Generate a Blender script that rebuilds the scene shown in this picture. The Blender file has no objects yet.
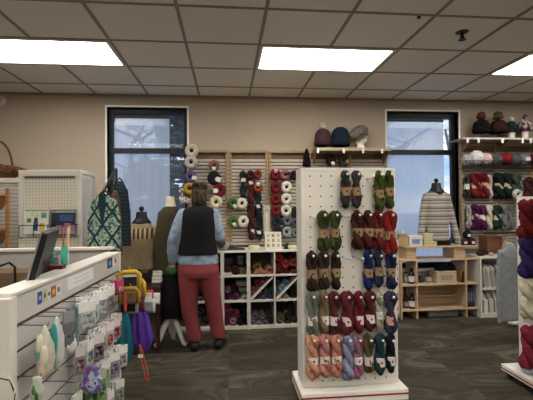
import bpy, bmesh, math, random
from mathutils import Vector, Matrix
R = math.radians
random.seed(7)
C = bpy.context.scene.collection
SC = bpy.context.scene

# ---------------------------------------------------------------- camera, world, exposure
F_PX, YAW, PITCH, ROLL, CAM_Z = 399.0, 0.0980, 0.01355, -0.0093, 1.38
CEIL, WALL = CAM_Z + 1.354, 4.943
_F = Vector((math.sin(YAW) * math.cos(PITCH), math.cos(YAW) * math.cos(PITCH), math.sin(PITCH)))
_R0 = Vector((math.cos(YAW), -math.sin(YAW), 0))
_U0 = _R0.cross(_F)
_R = math.cos(ROLL) * _R0 + math.sin(ROLL) * _U0
_U = math.cos(ROLL) * _U0 - math.sin(ROLL) * _R0
cam_d = bpy.data.cameras.new('camera')
cam = bpy.data.objects.new('camera', cam_d)
C.objects.link(cam)
SC.camera = cam
cam_d.sensor_width = 36.0
cam_d.lens = 36.0 * F_PX / 533.0
cam_d.clip_start = 0.05
cam.matrix_world = Matrix(((_R.x, _U.x, -_F.x, 0), (_R.y, _U.y, -_F.y, 0), (_R.z, _U.z, -_F.z, CAM_Z), (0, 0, 0, 1)))
SC.view_settings.view_transform = 'Standard'
SC.view_settings.look = 'None'
SC.view_settings.exposure = 0.22
SC.view_settings.gamma = 1.0
SC.view_settings.use_curve_mapping = False

def ray(px, py):
    return _F + _R * ((px - 266.5) / F_PX) - _U * ((py - 200.0) / F_PX)
def at(px, py, Y):
    d = ray(px, py); t = Y / d.y
    return Vector((0, 0, CAM_Z)) + d * t
def atz(px, py, z):
    d = ray(px, py); t = (z - CAM_Z) / d.z
    return Vector((0, 0, CAM_Z)) + d * t
def atx(px, py, x):
    d = ray(px, py); t = x / d.x
    return Vector((0, 0, CAM_Z)) + d * t

def lin(c):
    return c / 12.92 if c <= 0.04045 else ((c + 0.055) / 1.055) ** 2.4
def col(h):
    h = h.lstrip('#')
    return (lin(int(h[0:2], 16) / 255), lin(int(h[2:4], 16) / 255), lin(int(h[4:6], 16) / 255), 1)

w = bpy.data.worlds.new('sky'); SC.world = w; w.use_nodes = True
nt = w.node_tree; nt.nodes.clear()
def N(nt, t, **k):
    n = nt.nodes.new(t)
    for a, b in k.items(): setattr(n, a, b)
    return n
tc = N(nt, 'ShaderNodeTexCoord'); mp = N(nt, 'ShaderNodeMapping')
mp.inputs['Scale'].default_value = (1, 1, 2.6); mp.inputs['Location'].default_value = (0.3, 0.1, 0.0)
no = N(nt, 'ShaderNodeTexNoise'); no.inputs['Scale'].default_value = 4.2; no.inputs['Detail'].default_value = 5; no.inputs['Roughness'].default_value = .55
cr = N(nt, 'ShaderNodeValToRGB')
cr.color_ramp.elements[0].position = .42; cr.color_ramp.elements[0].color = col('#7f9fcc')
cr.color_ramp.elements[1].position = .66; cr.color_ramp.elements[1].color = col('#dde1e8')
e = cr.color_ramp.elements.new(.54); e.color = col('#a9bcd8')
bg = N(nt, 'ShaderNodeBackground'); bg.inputs['Strength'].default_value = 1.95
ow = N(nt, 'ShaderNodeOutputWorld')
nt.links.new(tc.outputs['Generated'], mp.inputs['Vector']); nt.links.new(mp.outputs[0], no.inputs['Vector'])
nt.links.new(no.outputs[0], cr.inputs[0]); nt.links.new(cr.outputs[0], bg.inputs[0]); nt.links.new(bg.outputs[0], ow.inputs[0])

TROFFER_STRENGTH = 16.0

# ---------------------------------------------------------------- mesh builder
class MB:
    def __init__(s): s.v = []; s.f = []; s.xf = None
    def add(s, vs, fs):
        b = len(s.v)
        for v in vs:
            v = Vector(v)
            if s.xf is not None: v = s.xf @ v
            s.v.append(v)
        s.f += [tuple(b + i for i in f) for f in fs]
        return s
    def box(s, c, d, rz=0, rx=0, ry=0):
        m = Matrix.Rotation(rz, 3, 'Z') @ Matrix.Rotation(ry, 3, 'Y') @ Matrix.Rotation(rx, 3, 'X')
        c = Vector(c); vs = []
        for x in (-.5, .5):
            for y in (-.5, .5):
                for z in (-.5, .5): vs.append(c + m @ Vector((x * d[0], y * d[1], z * d[2])))
        return s.add(vs, [(0, 1, 3, 2), (4, 6, 7, 5), (0, 4, 5, 1), (2, 3, 7, 6), (0, 2, 6, 4), (1, 5, 7, 3)])
    def b2(s, x0, x1, y0, y1, z0, z1):
        return s.box(((x0 + x1) / 2, (y0 + y1) / 2, (z0 + z1) / 2), (abs(x1 - x0), abs(y1 - y0), abs(z1 - z0)))
    def loft(s, rings, cap=True, closed=False):
        n = len(rings[0]); vs = [p for r in rings for p in r]; fs = []
        m = len(rings)
        for i in range(m if closed else m - 1):
            j = (i + 1) % m
            for k in range(n): fs.append((i * n + k, i * n + (k + 1) % n, j * n + (k + 1) % n, j * n + k))
        if cap and not closed:
            fs.append(tuple(range(n))[::-1]); fs.append(tuple((m - 1) * n + k for k in range(n)))
        return s.add(vs, fs)
    def tube(s, pts, r, n=8, sq=1.0, cap=True, closed=False, wob=None):
        pts = [Vector(p) for p in pts]; rs = r if isinstance(r, (list, tuple)) else [r] * len(pts)
        rings = []; up = None
        for i, p in enumerate(pts):
            if closed: t = pts[(i + 1) % len(pts)] - pts[i - 1]
            else: t = pts[min(i + 1, len(pts) - 1)] - pts[max(i - 1, 0)]
            t = t.normalized() if t.length > 1e-9 else Vector((0, 0, 1))
            if up is None: up = Vector((0, 1, 0)) if abs(t.y) < .9 else Vector((1, 0, 0))
            a = t.cross(up)
            if a.length < 1e-6: a = t.orthogonal()
            a.normalize(); b = a.cross(t); up = b.copy() if True else up
            ring = []
            for k in range(n):
                th = 2 * math.pi * k / n; q = rs[i] * (wob(i, th) if wob else 1)
                ring.append(p + a * math.cos(th) * q + b * math.sin(th) * q * sq)
            rings.append(ring)
        return s.loft(rings, cap, closed)
    def ell(s, c, r, nu=14, nv=10, wob=None, m=None):
        c = Vector(c); rings = []
        for j in range(1, nv):
            ph = math.pi * j / nv; ring = []
            for k in range(nu):
                th = 2 * math.pi * k / nu; q = wob(th, ph) if wob else 1
                p = Vector((r[0] * math.sin(ph) * math.cos(th), r[1] * math.sin(ph) * math.sin(th), r[2] * math.cos(ph))) * q
                if m is not None: p = m @ p
                ring.append(c + p)
            rings.append(ring)
        return s.loft(rings, True)
    def lathe(s, prof, c=(0, 0, 0), n=20, axis='Z', wob=None, sx=1, sy=1):
        c = Vector(c); rings = []
        for r_, z in prof:
            ring = []
            for k in range(n):
                th = 2 * math.pi * k / n; q = r_ * (wob(th, z) if wob else 1)
                x, y = q * math.cos(th) * sx, q * math.sin(th) * sy
                ring.append(c + (Vector((x, y, z)) if axis == 'Z' else Vector((x, -z, y)) if axis == 'Y' else Vector((z, x, y))))
            rings.append(ring)
        return s.loft(rings, True)
    def torus(s, c, Rr, r, n=20, m=10, flat=1.0, wob=None, axis='Y', ex=1.0):
        c = Vector(c); rings = []
        for i in range(n):
            a = 2 * math.pi * i / n; ring = []
            for k in range(m):
                b = 2 * math.pi * k / m; q = r * (wob(a, b) if wob else 1)
                rr = Rr + q * math.cos(b); y = q * math.sin(b) * flat
                x, z = rr * math.cos(a), rr * math.sin(a) * ex
                ring.append(c + (Vector((x, y, z)) if axis == 'Y' else Vector((x, z, y)) if axis == 'Z' else Vector((y, x, z))))
            rings.append(ring)
        return s.loft(rings, False, True)
    def prism(s, poly, y0, y1, plane='XZ'):
        n = len(poly)
        f = (lambda a, b, t: Vector((a, t, b))) if plane == 'XZ' else (lambda a, b, t: Vector((a, b, t))) if plane == 'XY' else (lambda a, b, t: Vector((t, a, b)))
        vs = [f(a, b, y0) for a, b in poly] + [f(a, b, y1) for a, b in poly]
        fs = [tuple(range(n)), tuple(range(2 * n - 1, n - 1, -1))] + [(i, n + i, n + (i + 1) % n, (i + 1) % n) for i in range(n)]
        return s.add(vs, fs)
    def build(s, name, mat, parent=None, loc=None, smooth=None, bevel=0, remesh=0, sub=0, solid=0):
        me = bpy.data.meshes.new(name); me.from_pydata([tuple(v) for v in s.v], [], s.f)
        bm = bmesh.new(); bm.from_mesh(me); bmesh.ops.recalc_face_normals(bm, faces=bm.faces); bm.to_mesh(me); bm.free()
        me.materials.append(mat)
        if smooth or remesh or sub:
            for p in me.polygons: p.use_smooth = True
        o = bpy.data.objects.new(name, me); C.objects.link(o)
        if parent is not None: o.parent = parent
        if loc is not None: o.location = loc
        if remesh:
            md = o.modifiers.new('remesh', 'REMESH'); md.mode = 'VOXEL'; md.voxel_size = remesh; md.use_smooth_shade = True
            sm = o.modifiers.new('smooth', 'SMOOTH'); sm.factor = .6; sm.iterations = 4
        if bevel:
            md = o.modifiers.new('bevel', 'BEVEL'); md.width = bevel; md.segments = 2; md.limit_method = 'ANGLE'
        if solid:
            md = o.modifiers.new('solid', 'SOLIDIFY'); md.thickness = solid
        if sub:
            md = o.modifiers.new('sub', 'SUBSURF'); md.levels = sub; md.render_levels = sub
        return o

def tag(o, label, cat, group=None):
    o['label'] = label; o['category'] = cat
    if group: o['group'] = group
    return o
def thing(name, label, cat, loc=(0, 0, 0), rz=0, group=None):
    o = bpy.data.objects.new(name, None); C.objects.link(o); o.empty_display_size = .05
    o.location = loc; o.rotation_euler = (0, 0, rz)
    return tag(o, label, cat, group)
def struct(o):
    o['kind'] = 'structure'; return o

# ---------------------------------------------------------------- materials
MC = {}
def mat_base(name, rough=.7, metal=0, spec=.3):
    m = bpy.data.materials.new(name); m.use_nodes = True
    b = m.node_tree.nodes['Principled BSDF']
    b.inputs['Roughness'].default_value = rough; b.inputs['Metallic'].default_value = metal
    b.inputs['Specular IOR Level'].default_value = spec
    return m, m.node_tree, b
def plain(h, rough=.6, metal=0, var=.08, scale=9, spec=.3, bump=0, bscale=80):
    """a slightly mottled surface"""
    key = ('p', h, rough, metal, var, scale, bump)
    if key in MC: return MC[key]
    m, t, b = mat_base('surface_' + h.strip('#'), rough, metal, spec)
    c = col(h)
    tc = N(t, 'ShaderNodeTexCoord'); no = N(t, 'ShaderNodeTexNoise'); no.inputs['Scale'].default_value = scale; no.inputs['Detail'].default_value = 3
    r = N(t, 'ShaderNodeValToRGB')
    r.color_ramp.elements[0].position = .3; r.color_ramp.elements[1].position = .7
    r.color_ramp.elements[0].color = tuple(x * (1 - var) for x in c[:3]) + (1,); r.color_ramp.elements[1].color = tuple(min(1, x * (1 + var)) for x in c[:3]) + (1,)
    t.links.new(tc.outputs['Object'], no.inputs['Vector']); t.links.new(no.outputs[0], r.inputs[0]); t.links.new(r.outputs[0], b.inputs['Base Color'])
    if bump:
        n2 = N(t, 'ShaderNodeTexNoise'); n2.inputs['Scale'].default_value = bscale
        bp = N(t, 'ShaderNodeBump'); bp.inputs['Strength'].default_value = bump; bp.inputs['Distance'].default_value = .01
        t.links.new(tc.outputs['Object'], n2.inputs['Vector']); t.links.new(n2.outputs[0], bp.inputs['Height']); t.links.new(bp.outputs[0], b.inputs['Normal'])
    MC[key] = m; return m
def ramp_mat(stops, scale=12, rough=.9, distort=0, detail=2, wave=None, bump=.3, stretch=(1, 1, 1), spec=.15, const=False):
    """noise driven multi colour material (yarn, tweed, variegated dye)"""
    key = ('r', tuple(stops), scale, rough, distort, wave, stretch)
    if key in MC: return MC[key]
    m, t, b = mat_base('yarn_' + stops[0].strip('#'), rough, 0, spec)
    tc = N(t, 'ShaderNodeTexCoord'); mp = N(t, 'ShaderNodeMapping'); mp.inputs['Scale'].default_value = stretch
    no = N(t, 'ShaderNodeTexNoise'); no.inputs['Scale'].default_value = scale; no.inputs['Detail'].default_value = detail; no.inputs['Distortion'].default_value = distort
    r = N(t, 'ShaderNodeValToRGB'); k = len(stops)
    cs = r.color_ramp
    if const: cs.interpolation = 'CONSTANT'
    for i, h in enumerate(stops):
        p = .3 + .4 * i / max(1, k - 1)
        if i < 2: e = cs.elements[i]; e.position = p
        else: e = cs.elements.new(p)
        e.color = col(h)
    t.links.new(tc.outputs['Object'], mp.inputs[0]); t.links.new(mp.outputs[0], no.inputs['Vector']); t.links.new(no.outputs[0], r.inputs[0]); t.links.new(r.outputs[0], b.inputs['Base Color'])
    wv = N(t, 'ShaderNodeTexWave'); wv.inputs['Scale'].default_value = wave or 60; wv.inputs['Distortion'].default_value = 4; wv.bands_direction = 'DIAGONAL'
    bp = N(t, 'ShaderNodeBump'); bp.inputs['Strength'].default_value = bump; bp.inputs['Distance'].default_value = .006
    t.links.new(tc.outputs['Object'], wv.inputs['Vector']); t.links.new(wv.outputs[1], bp.inputs['Height']); t.links.new(bp.outputs[0], b.inputs['Normal'])
    MC[key] = m; return m
def dk(h, f):
    h = h.strip('#'); return '#' + ''.join('%02x' % max(0, min(255, int(int(h[i:i + 2], 16) * f))) for i in (0, 2, 4))
def tone(h, f=.84, s=.86):
    h = h.strip('#'); v = [int(h[i:i + 2], 16) for i in (0, 2, 4)]; g = sum(v) / 3
    if g > 150: f = .97
    return '#' + ''.join('%02x' % max(0, min(255, int((g + (x - g) * s) * f))) for x in v)
def yarn(*hs):
    hs = tuple(tone(h) for h in hs)
    if len(hs) == 1: hs = (dk(hs[0], .72), hs[0], dk(hs[0], 1.18))
    return ramp_mat(hs, scale=16, detail=3)
def wood(h, h2=None, axis=(1, 1, 12), rough=.5):
    return ramp_mat((h2 or dk(h, .85), h, dk(h, 1.08)), scale=3, rough=rough, stretch=axis, bump=.03, spec=.3, detail=4)
def dots(base, dark, px, pz, rad, ox=0, oz=0, rough=.5):
    """pegboard: round holes on a regular grid in object X / Z"""
    m, t, b = mat_base('pegboard', rough)
    tc = N(t, 'ShaderNodeTexCoord'); sp = N(t, 'ShaderNodeSeparateXYZ'); t.links.new(tc.outputs['Object'], sp.inputs[0])
    def M(op, a, bb=None, v=None):
        n = N(t, 'ShaderNodeMath', operation=op)
        t.links.new(a, n.inputs[0])
        if bb is not None: t.links.new(bb, n.inputs[1])
        if v is not None: n.inputs[1].default_value = v
        return n.outputs[0]
    def cell(o, p, off):
        a = M('ADD', o, v=off); a = M('DIVIDE', a, v=p); a = M('FRACT', a); a = M('SUBTRACT', a, v=.5); a = M('MULTIPLY', a, v=p); return M('MULTIPLY', a, a)
    # FRACT of a negative number wraps the same way, so the grid is seamless
    d = M('ADD', cell(sp.outputs[0], px, ox + 100 * px), cell(sp.outputs[2], pz, oz + 100 * pz)); d = M('LESS_THAN', d, v=rad * rad)
    mx = N(t, 'ShaderNodeMix', data_type='RGBA'); mx.inputs[6].default_value = col(base); mx.inputs[7].default_value = col(dark)
    t.links.new(d, mx.inputs[0]); t.links.new(mx.outputs[2], b.inputs['Base Color'])
    return m
def bands(stops, period, axis=2, off=0, rough=.9, noise=.006, const=True, bump=True):
    """horizontal knitted stripes repeating along an object axis; stops = [(pos,hex)...]"""
    m, t, b = mat_base('striped_knit', rough, 0, .1)
    tc = N(t, 'ShaderNodeTexCoord'); sp = N(t, 'ShaderNodeSeparateXYZ'); t.links.new(tc.outputs['Object'], sp.inputs[0])
    no = N(t, 'ShaderNodeTexNoise'); no.inputs['Scale'].default_value = 25; t.links.new(tc.outputs['Object'], no.inputs['Vector'])
    a = N(t, 'ShaderNodeMath', operation='MULTIPLY_ADD'); t.links.new(no.outputs[0], a.inputs[0]); a.inputs[1].default_value = noise * 2; t.links.new(sp.outputs[axis], a.inputs[2])
    d = N(t, 'ShaderNodeMath', operation='ADD'); t.links.new(a.outputs[0], d.inputs[0]); d.inputs[1].default_value = off + 100 * period
    e = N(t, 'ShaderNodeMath', operation='DIVIDE'); t.links.new(d.outputs[0], e.inputs[0]); e.inputs[1].default_value = period
    g = N(t, 'ShaderNodeMath', operation='FRACT'); t.links.new(e.outputs[0], g.inputs[0])
    r = N(t, 'ShaderNodeValToRGB'); cs = r.color_ramp; cs.interpolation = 'CONSTANT' if const else 'LINEAR'
    for i, (p, h) in enumerate(stops):
        if i < 2: el = cs.elements[i]; el.position = p
        else: el = cs.elements.new(p)
        el.color = col(h)
    t.links.new(g.outputs[0], r.inputs[0]); t.links.new(r.outputs[0], b.inputs['Base Color'])
    if bump:
        n2 = N(t, 'ShaderNodeTexNoise'); n2.inputs['Scale'].default_value = 120; t.links.new(tc.outputs['Object'], n2.inputs['Vector'])
        bp = N(t, 'ShaderNodeBump'); bp.inputs['Strength'].default_value = .5; bp.inputs['Distance'].default_value = .008
        t.links.new(n2.outputs[0], bp.inputs['Height']); t.links.new(bp.outputs[0], b.inputs['Normal'])
    return m
def emit(h, s):
    m = bpy.data.materials.new('lamp_glow'); m.use_nodes = True; t = m.node_tree; t.nodes.clear()
    e = N(t, 'ShaderNodeEmission'); e.inputs[0].default_value = col(h); e.inputs[1].default_value = s
    o = N(t, 'ShaderNodeOutputMaterial'); t.links.new(e.outputs[0], o.inputs[0]); return m
def glassy(alpha, h='#ffffff', rough=.1):
    """thin transparent film: part see-through, part tinted glossy sheet"""
    m = bpy.data.materials.new('clear_film'); m.use_nodes = True; t = m.node_tree; b = t.nodes['Principled BSDF']
    b.inputs['Base Color'].default_value = col(h); b.inputs['Roughness'].default_value = rough; b.inputs['Alpha'].default_value = alpha
    return m

WHITE = plain('#e2dfd6', .45, var=.03)
BLACK = plain('#0c0c0e', .5)
METAL = plain('#8f8f8c', .3, .9)
DARKMETAL = plain('#2a2b2d', .4, .6)
PAPER = plain('#e6e4dc', .8, var=.03)
KRAFT = plain('#a98c6a', .85, var=.12)

# ---------------------------------------------------------------- room shell
X0, X1, Y0 = -4.2, 5.2, -4.6
def wall_mat():
    return plain('#ac9f8e', .9, var=.025, scale=2, bump=.08, bscale=140)
WALLM = wall_mat()
def carpet():
    m, t, b = mat_base('carpet_tiles', .95, 0, .1)
    tc = N(t, 'ShaderNodeTexCoord')
    ch = N(t, 'ShaderNodeTexChecker'); ch.inputs['Scale'].default_value = 1 / .6096
    mp = N(t, 'ShaderNodeMapping'); mp.inputs['Rotation'].default_value = (0, 0, R(28)); mp.inputs['Scale'].default_value = (.45, 1.5, 1)
    mp2 = N(t, 'ShaderNodeMapping'); mp2.inputs['Rotation'].default_value = (0, 0, R(-55)); mp2.inputs['Scale'].default_value = (.5, 1.4, 1); mp2.inputs['Location'].default_value = (3, 5, 0)
    mixv = N(t, 'ShaderNodeMix', data_type='VECTOR')
    for q in (mp, mp2, ch): t.links.new(tc.outputs['Object'], q.inputs[0])
    t.links.new(ch.outputs[1], mixv.inputs[0]); t.links.new(mp.outputs[0], mixv.inputs[4]); t.links.new(mp2.outputs[0], mixv.inputs[5])
    n1 = N(t, 'ShaderNodeTexNoise'); n1.inputs['Scale'].default_value = 1.9; n1.inputs['Detail'].default_value = 1.2; n1.inputs['Distortion'].default_value = 1.1
    t.links.new(mixv.outputs[1], n1.inputs['Vector'])
    r = N(t, 'ShaderNodeValToRGB'); cs = r.color_ramp
    for i, (p, h) in enumerate([(.30, '#38342c'), (.40, '#423d34'), (.46, '#36322a'), (.53, '#4c473c'), (.57, '#3c382f'), (.66, '#57544b'), (.72, '#403b32')]):
        if i < 2: el = cs.elements[i]; el.position = p
        else: el = cs.elements.new(p)
        el.color = col(h)
    t.links.new(n1.outputs[0], r.inputs[0])
    n2 = N(t, 'ShaderNodeTexNoise'); n2.inputs['Scale'].default_value = 70; n2.inputs['Detail'].default_value = 2
    t.links.new(tc.outputs['Object'], n2.inputs['Vector'])
    mr = N(t, 'ShaderNodeMapRange'); mr.inputs[1].default_value = .3; mr.inputs[2].default_value = .7; mr.inputs[3].default_value = .78; mr.inputs[4].default_value = 1.2
    t.links.new(n2.outputs[0], mr.inputs[0])
    mu = N(t, 'ShaderNodeMix', data_type='RGBA', blend_type='MULTIPLY'); mu.inputs[0].default_value = 1
    t.links.new(r.outputs[0], mu.inputs[6]); t.links.new(mr.outputs[0], mu.inputs[7]); t.links.new(mu.outputs[2], b.inputs['Base Color'])
    bp = N(t, 'ShaderNodeBump'); bp.inputs['Strength'].default_value = .5; bp.inputs['Distance'].default_value = .01
    t.links.new(n2.outputs[0], bp.inputs['Height']); t.links.new(bp.outputs[0], b.inputs['Normal'])
    return m
struct(MB().b2(X0, X1, Y0, WALL, -.1, 0).build('floor', carpet()))
struct(MB().b2(X0, X1, Y0, WALL, CEIL, CEIL + .08).build('ceiling', plain('#e6e0d8', .95, var=.03, scale=30, bump=.3, bscale=220)))

# windows in the back wall
WT = 0.2
def win_rect(pl, pt, pr, z0):
    a = at(pl, pt, WALL); b = at(pr, pt, WALL)
    return a.x, b.x, z0, (a.z + b.z) / 2
W1 = win_rect(107, 107.5, 187, .55)
W2 = win_rect(386.5, 111.5, 458, .55)
m = MB()
xs = [X0, W1[0], W1[1], W2[0], W2[1], X1]
for i in (0, 2, 4): m.b2(xs[i], xs[i + 1], WALL, WALL + WT, 0, CEIL)
for w_ in (W1, W2):
    m.b2(w_[0], w_[1], WALL, WALL + WT, 0, w_[2]); m.b2(w_[0], w_[1], WALL, WALL + WT, w_[3], CEIL)
struct(m.build('wall_back', WALLM))
struct(MB().b2(X0 - .1, X0, Y0, WALL, 0, CEIL).build('wall_left', WALLM))
struct(MB().b2(X1, X1 + .1, Y0, WALL, 0, CEIL).build('wall_right', WALLM))
struct(MB().b2(X0, X1, Y0 - .1, Y0, 0, CEIL).build('wall_front', WALLM))
struct(MB().b2(X0, X1, WALL - .012, WALL, 0, .1).build('baseboard_back', plain('#3b3733', .6)))
# white corner bead round each window
for i, w_ in enumerate((W1, W2)):
    m = MB(); t_ = .022
    m.b2(w_[0] - t_, w_[0], WALL - .012, WALL + .09, w_[2], w_[3] + t_); m.b2(w_[1], w_[1] + t_, WALL - .012, WALL + .09, w_[2], w_[3] + t_)
    m.b2(w_[0], w_[1], WALL - .012, WALL + .09, w_[3], w_[3] + t_); m.b2(w_[0] - .03, w_[1] + .03, WALL - .05, WALL + .09, w_[2] - .03, w_[2])
    struct(m.build('trim_%d' % (i + 1), plain('#efece6', .5, var=.02), bevel=.002))
FR = plain('#16171b', .45, var=.05)
def shade_mat():
    m = bpy.data.materials.new('solar_shade'); m.use_nodes = True; t = m.node_tree; t.nodes.clear()
    tr = N(t, 'ShaderNodeBsdfTransparent'); tl = N(t, 'ShaderNodeBsdfTranslucent'); df = N(t, 'ShaderNodeBsdfDiffuse')
    tl.inputs[0].default_value = col('#e6e4e2'); df.inputs[0].default_value = col('#b3b2b0')
    a = N(t, 'ShaderNodeMixShader'); a.inputs[0].default_value = .3; bb = N(t, 'ShaderNodeMixShader')
    tc = N(t, 'ShaderNodeTexCoord'); no = N(t, 'ShaderNodeTexNoise'); mp = N(t, 'ShaderNodeMapping'); mp.inputs['Scale'].default_value = (9, 1, 1.2)
    no.inputs['Scale'].default_value = 2; mr = N(t, 'ShaderNodeMapRange'); mr.inputs[3].default_value = .42; mr.inputs[4].default_value = .72
    t.links.new(tc.outputs['Object'], mp.inputs[0]); t.links.new(mp.outputs[0], no.inputs['Vector']); t.links.new(no.outputs[0], mr.inputs[0]); t.links.new(mr.outputs[0], bb.inputs[0])
    t.links.new(tl.outputs[0], a.inputs[1]); t.links.new(df.outputs[0], a.inputs[2]); t.links.new(tr.outputs[0], bb.inputs[1]); t.links.new(a.outputs[0], bb.inputs[2])
    o = N(t, 'ShaderNodeOutputMaterial'); t.links.new(bb.outputs[0], o.inputs[0]); return m
SHADE = shade_mat()
def window(i, w_, midz, shade_r, gapside):
    x0, x1, z0, z1 = w_
    m = MB(); y0, y1 = WALL + .09, WALL + .15; f = .045
    m.b2(x0, x0 + f, y0, y1, z0, z1); m.b2(x1 - f, x1, y0, y1, z0, z1); m.b2(x0 + f, x1 - f, y0, y1, z1 - .06, z1); m.b2(x0 + f, x1 - f, y0, y1, z0, z0 + .06)
    o = struct(m.build('window_%d' % i, FR, bevel=.003))
    struct(MB().b2(x0 + f, x1 - f, y0 - .012, y1 - .01, midz - .03, midz + .032).build('transom', FR, o))
    g = struct(MB().b2(x0 + f, x1 - f, y0 + .035, y0 + .04, z0 + .06, z1 - .06).build('glass', glassy(.12, '#9fb0c0', .03), o))
    s = thing('roller_shade', 'grey see-through roller shade in the %s window' % ('left' if i == 1 else 'right'), 'window shade', ((x0 + x1) / 2, WALL + .155, z1))
    cx = (x0 + x1) / 2
    MB().b2(x0 - cx + .004, x1 - cx - .004, .0, .045, -.062, -.004).build('cassette', FR, s, bevel=.004)
    MB().tube([(x0 - cx + .05, .03, -.08), (shade_r - cx, .03, -.08)], .016, 12).build('roller', plain('#3b3d40'), s, smooth=True)
    MB().b2(x0 - cx + .035, shade_r - cx, .028, .031, z0 - z1 + .02, -.03).build('shade_cloth', SHADE, s)
    MB().tube([(x0 - cx + .035, .03, z0 - z1 + .02), (shade_r - cx, .03, z0 - z1 + .02)], .01, 8).build('hem_bar', plain('#77797c'), s)
    MB().b2(x0 - cx + .008, x0 - cx + .05, .0, .05, -.14, -.05).build('bracket', FR, s, bevel=.006)
window(1, W1, at(140, 151, WALL + .1).z, at(168, 150, WALL + .05).x, 1)
window(2, W2, at(430, 152.5, WALL + .1).z, at(449, 150, WALL + .05).x, 1)

# ceiling grid
GX, GY, TP = -.3305, 2.712, .6096
xk = [GX + TP * k for k in range(-6, 10) if X0 < GX + TP * k < X1]
yk = [GY + TP * k for k in range(-12, 5) if Y0 < GY + TP * k < WALL]
m = MB(); m2 = MB()
for x in xk: m.b2(x - .012, x + .012, Y0, WALL, CEIL - .007, CEIL)
for y in yk: m2.b2(X0, X1, y - .011, y + .011, CEIL - .0055, CEIL)
TB = plain('#91887d', .6, var=.03)
struct(m.build('trim_3', TB)); struct(m2.build('trim_4', TB))
m = MB(); m.b2(X0, X1, WALL - .022, WALL, CEIL - .02, CEIL); m.b2(X0, X0 + .022, Y0, WALL, CEIL - .02, CEIL); m.b2(X1 - .022, X1, Y0, WALL, CEIL - .02, CEIL)
struct(m.build('trim_5', TB))
# troffers, 2 x 4 ft, lamps of the room
DIFF = emit('#fff8ef', TROFFER_STRENGTH)
LIP = plain('#d9d4c4', .5, var=.02)
names = {(-3, 1): 'long fluorescent ceiling light nearest the left window', (1, 1): 'long fluorescent ceiling light at the centre, above the white pegboard', (5, 1): 'fluorescent ceiling light cut off by the right edge'}
for j in (1, -3, -7, -10):
    for k in (-3, 1, 5):
        xa, xb = GX + TP * k, GX + TP * (k + 2); ya, yb = GY + TP * j, GY + TP * (j + 1)
        t = thing('ceiling_light', names.get((k, j), 'fluorescent ceiling light in the %s row behind the viewer, %s' % ({-3: 'nearest', -7: 'second', -10: 'last'}.get(j), {-3: 'left', 1: 'centre', 5: 'right'}[k])), 'ceiling light', ((xa + xb) / 2, (ya + yb) / 2, CEIL), 0, 'recessed fluorescent ceiling lights')
        hx, hy = TP - .013, TP / 2 - .012; m = MB(); fw = .028
        m.b2(-hx, hx, -hy, -hy + fw, -.012, -.001); m.b2(-hx, hx, hy - fw, hy, -.012, -.001)
        m.b2(-hx, -hx + fw, -hy + fw, hy - fw, -.012, -.001); m.b2(hx - fw, hx, -hy + fw, hy - fw, -.012, -.001)
        m.build('frame', LIP, t, bevel=.003)
        MB().b2(-hx + fw, hx - fw, -hy + fw, hy - fw, -.007, -.002).build('diffuser', DIFF, t)
p = atz(462, 32, CEIL)
t = thing('sprinkler_head', 'dark sprinkler head hanging from a ceiling tile', 'sprinkler', p)
MB().lathe([(.045, -.006), (.05, -.001), (.0, 0)][::-1], n=16).build('escutcheon', DARKMETAL, t)
MB().lathe([(.012, -.004), (.012, -.035), (.02, -.04), (.006, -.055), (.03, -.06), (.03, -.064)], n=12).build('deflector', DARKMETAL, t)
p = atz(419, 16.5, CEIL)
tag(MB().lathe([(.012, -.014), (.014, 0)], p, n=10).build('ceiling_hook', DARKMETAL), 'tiny dark hook on the ceiling grid above the central display', 'hook')
p = at(1, 101, WALL)
t = thing('wall_sensor', 'small round white sensor high on the wall at far left', 'sensor', (p.x, WALL, p.z))
MB().lathe([(.062, .0), (.062, .02), (.045, .035), (.0, .036)], n=20, axis='Y').build('housing', plain('#cfccc4', .4), t, smooth=True)
MB().torus((0, -.034, 0), .028, .005, 16, 6).build('ring', plain('#77746e'), t)

# ---------------------------------------------------------------- outside the windows
HAZY_GROUND = plain('#c3c8d0', .95, var=.2, scale=.4)  # bare ground, its colour paled to paint in the outdoor haze
g = MB().b2(-30, 40, WALL + .4, 70, -.3, -.2).build('ground_outside', HAZY_GROUND); struct(g)
def tree(name, x, y, h, label, dens, leaf=None, seed=1):
    rnd = random.Random(seed)
    t = thing(name, label, 'tree', (x, y, -.2), 0, 'trees outside the windows')
    m = MB(); tips = []
    def grow(p, d, L, r, lv):
        n = 4; pts = [p]; dd = d.copy()
        for i in range(n):
            dd = (dd + Vector((rnd.uniform(-.2, .2), rnd.uniform(-.2, .2), rnd.uniform(-.05, .12)))).normalized(); pts.append(pts[-1] + dd * L / n)
        m.tube(pts, [r * (1 - .55 * i / n) for i in range(n + 1)], 5)
        tips.append(pts[-1])
        if lv > 0:
            for i in range(dens):
                q = pts[rnd.randint(1, n)]; a = rnd.uniform(0, 6.28); up = rnd.uniform(.2, .8)
                grow(q, Vector((math.cos(a), math.sin(a), up)).normalized(), L * rnd.uniform(.5, .72), r * .42, lv - 1)
    grow(Vector((0, 0, 0)), Vector((0, 0, 1)), h * .62, h * .016, 3)
    m.build('trunk', plain('#6d6a66', .9), t)
    if leaf:
        lm = MB()
        for q in range(900):
            hh = rnd.uniform(.12, 1); rr = h * .10 * (1.05 - hh) * math.sqrt(rnd.uniform(.1, 1)); a = rnd.uniform(0, 6.28); c = Vector((rr * math.cos(a), rr * math.sin(a), hh * h)); s_ = rnd.uniform(.08, .22)
            lm.ell(c, (s_, s_, s_ * .35), 6, 4)
        lm.build('foliage', plain(leaf, .9, var=.3, scale=4), t)
tree('evergreen_tree', -1.25, 10.2, 7.5, 'dark evergreen tree outside the right part of the left window', 2, '#39424c', 3)
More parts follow.
